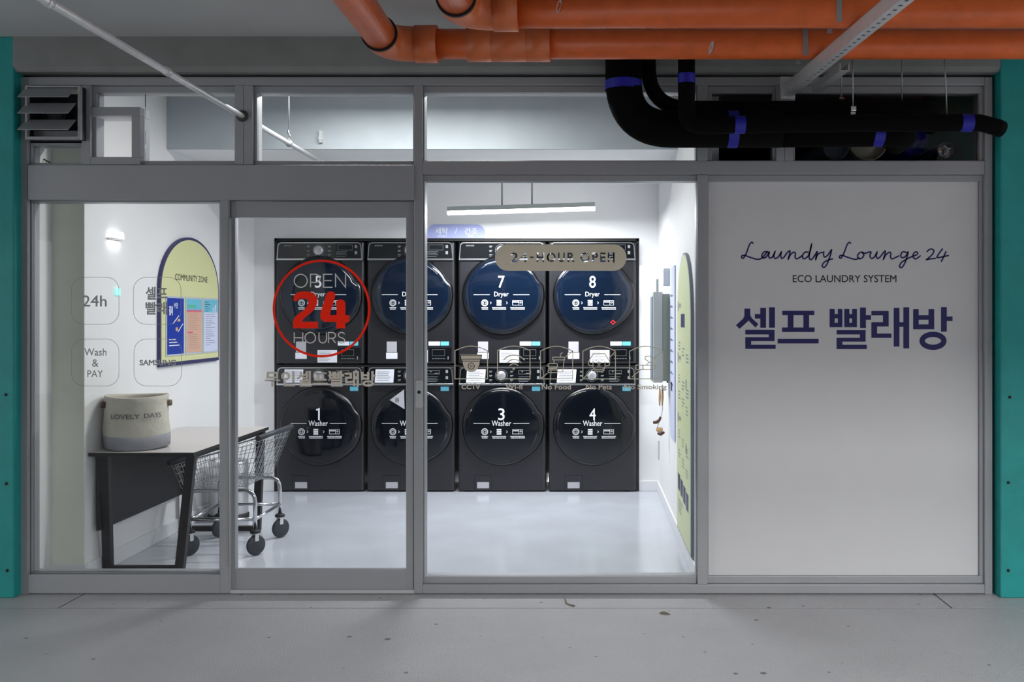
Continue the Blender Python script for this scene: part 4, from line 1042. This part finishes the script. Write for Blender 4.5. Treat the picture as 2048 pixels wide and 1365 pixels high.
# ------------------------------------------------------------------ right wall
def rw(d): return lambda u, v, h: (XR-d-h, u, v)       # u = depth Y, v = z
yn, yf_ = F_PX*XR/(1388.5-VX), F_PX*XR/(1360-VX)      # near and far edge of the tall board
ym = (yn+yf_)/2; zs_, rz_ = 1.40, .40; zb_ = .098
arch2 = lambda e: [(yn+e, zb_+e), (yf_-e, zb_+e)] + [(ym+(ym-yn-e)*math.cos(R(a_)), zs_+(rz_-e)*math.sin(R(a_))) for a_ in range(0, 181, 6)]
b = MB().prism(arch2(0), 'x', XR-.018, XR-.001)
tb2 = tag(b.build('guide_board', 'cab_e'), 'tall pale green arched guide board on the right wall by the window', 'notice board')
b = MB().prism(arch2(.010), 'x', XR-.0195, XR-.015); b.build('board_face', 'yellowg', tb2)
q = MB(); rm = rw(.0196); qb = MB()
span = yf_-yn
def RX(t_): return yf_-t_*span      # t from the far (left in photo) edge
for zz, big in ((1.49, 1), (1.17, 1), (.80, 1)):
    q.rect(RX(.08), zz-.03, RX(.14), zz+.03, rm); text(q, '세탁', RX(.17), RX(.34), zz+.015, zz-.015, rm, .01)
qb.rect(RX(.32), 1.36, RX(.60), 1.44, rm)
for zz in (1.26, 1.06, .96, .72, .60): 
    for k in range(3):
        for j in range(3): q.rect(RX(.12+.28*k), zz-.02*j-.05*k*.6, RX(.12+.28*k+.10+.09*random.random()), zz-.02*j+.008-.05*k*.6, rm)
q.ribbon(arc(RX(.7), 1.035, .02, .02, 0, 360, 12)[:-1], .02, rm, closed=True).ribbon(arc(RX(.7), .665, .02, .02, 0, 360, 12)[:-1], .02, rm, closed=True)
for k in range(4): qb.rect(RX(.10+.2*k), .355-.012*k, RX(.26+.2*k), .455-.012*k, rm)
for k in range(4): q.rect(RX(.12), .29-.022*k, RX(.3+.2*random.random()), .30-.022*k, rm)
q.build('text_lines', 'greyink', tb2); qb.build('blue_blocks', 'dnavy', tb2)
# narrow white price list
b = MB().box(XR-.012, XR-.001, 6.27, 6.58, .60, 1.765); pb = tag(b.build('price_list', 'pwhite', bevel=.002), 'narrow tall white list board on the right wall beside the cabinet', 'notice board')
q = MB(); rm2 = rw(.0125)
for k in range(9): q.rect(6.52, 1.56-.075*k, 6.44, 1.575-.075*k, rm2).rect(6.40, 1.56-.075*k, 6.36, 1.57-.075*k, rm2)
q.rect(6.50, .92, 6.40, .98, rm2); q.build('text_lines', 'dnavy', pb)
b = MB().box(XR-.05, XR-.001, 6.66, 6.74, 1.64, 1.765); tag(b.build('card_holder', 'sleeve', bevel=.008), 'small clear holder on the right wall above the cabinet', 'holder')
# cabinet
cb_ = empty('wall_cabinet', (XR, 6.6, .97), 'grey steel wall cabinet hung on the right wall', 'cabinet')
part(MB().box(.541, XR-.001, 6.60, 6.86, .975, 1.583), 'cabinet_body', 'cab_d', cb_, .003)
part(MB().box(.474, .540, 6.60, 6.86, .965, 1.597), 'cabinet_door', 'cab', cb_, .004)
part(MB().box(.470, .4735, 6.62, 6.84, .98, 1.565), 'door_panel', 'cab_e', cb_)
part(MB().box(.502, .520, 6.70, 6.712, 1.597, 1.69), 'top_bracket', 'cab', cb_)
part(MB().lathe([(0, -.012), (.006, -.012), (.006, 0)], 10, 'z', (.575, 6.62, .975)), 'lock', 'black', cb_)
# brush hanging below the cabinet
br_ = empty('hanging_brush', U(1322, 775, 6.78), 'pale wooden brush with brown bristles hanging below the cabinet', 'brush')
YBz = 6.78
for px in (1319.5, 1325):
    part(MB().tube([U(px, 778, YBz), U(px, 796, YBz), U(px-.4, 812, YBz)], [.006, .009, .005], 10), 'handle', 'pine', br_)
part(MB().tube([U(u, v, YBz) for u, v in smooth([(1325, 770), (1325, 800), (1324, 825), (1318, 845), (1314, 858)])], .003, 6), 'cord', 'canvas', br_)
part(MB().tube([U(u, v, YBz) for u, v in smooth([(1306, 845), (1313, 845), (1319, 840), (1321, 834)])], [.004]+[.011]*11+[.009]*6+[.004], 10), 'curved_head', 'brown', br_)
part(MB().lathe([(0, .018), (.022, .014), (.026, 0), (.02, -.014), (0, -.016)], 14, 'z', U(1319, 860, YBz)), 'round_head', 'pine', br_)
part(MB().tube([U(u, v, YBz-.02) for u, v in ((1315, 867), (1321, 869), (1329, 865))], [.008, .013, .008], 10), 'bristles', 'brown', br_)
# door hinge at the far right corner
b = MB().box(XR-.008, XR-.001, YW-.10, YW-.04, .27, .42); b.build('hinge', 'greypaper', bpy.data.objects['wall_right'])
# ------------------------------------------------------------------ leaves on the garage floor
def ground(px, py): Y = F_PX*HC/(py-VY); return ((px-VX)*Y/F_PX, Y, 0)
for px, py, pts, lb in ((1140, 1210, [(-11, -9), (-9, -11), (-6, -3), (2, 0), (10, 3), (8, 5), (-2, 2), (-9, -1)], 'curled dry leaf on the kerb joint before the middle window'),
                        (1330, 1228, [(-12, 0), (-3, -2), (6, -1), (12, 2), (3, 2.5), (-6, 1.5)], 'dry leaf fragment right of the curled leaf')):
    q = MB(); P_ = [ground(px+u, py+v) for u, v in pts]
    n = len(P_)
    q.add([(x, y, .003+.004*math.sin(k*1.7)) for k, (x, y, z) in enumerate(P_)]+[(x, y, .001) for x, y, z in P_], [tuple(range(n)), tuple(range(2*n-1, n-1, -1))]+[(k, k+n, (k+1) % n+n, (k+1) % n) for k in range(n)])
    tag(q.build('dry_leaf', 'leaf'), lb, 'leaf')
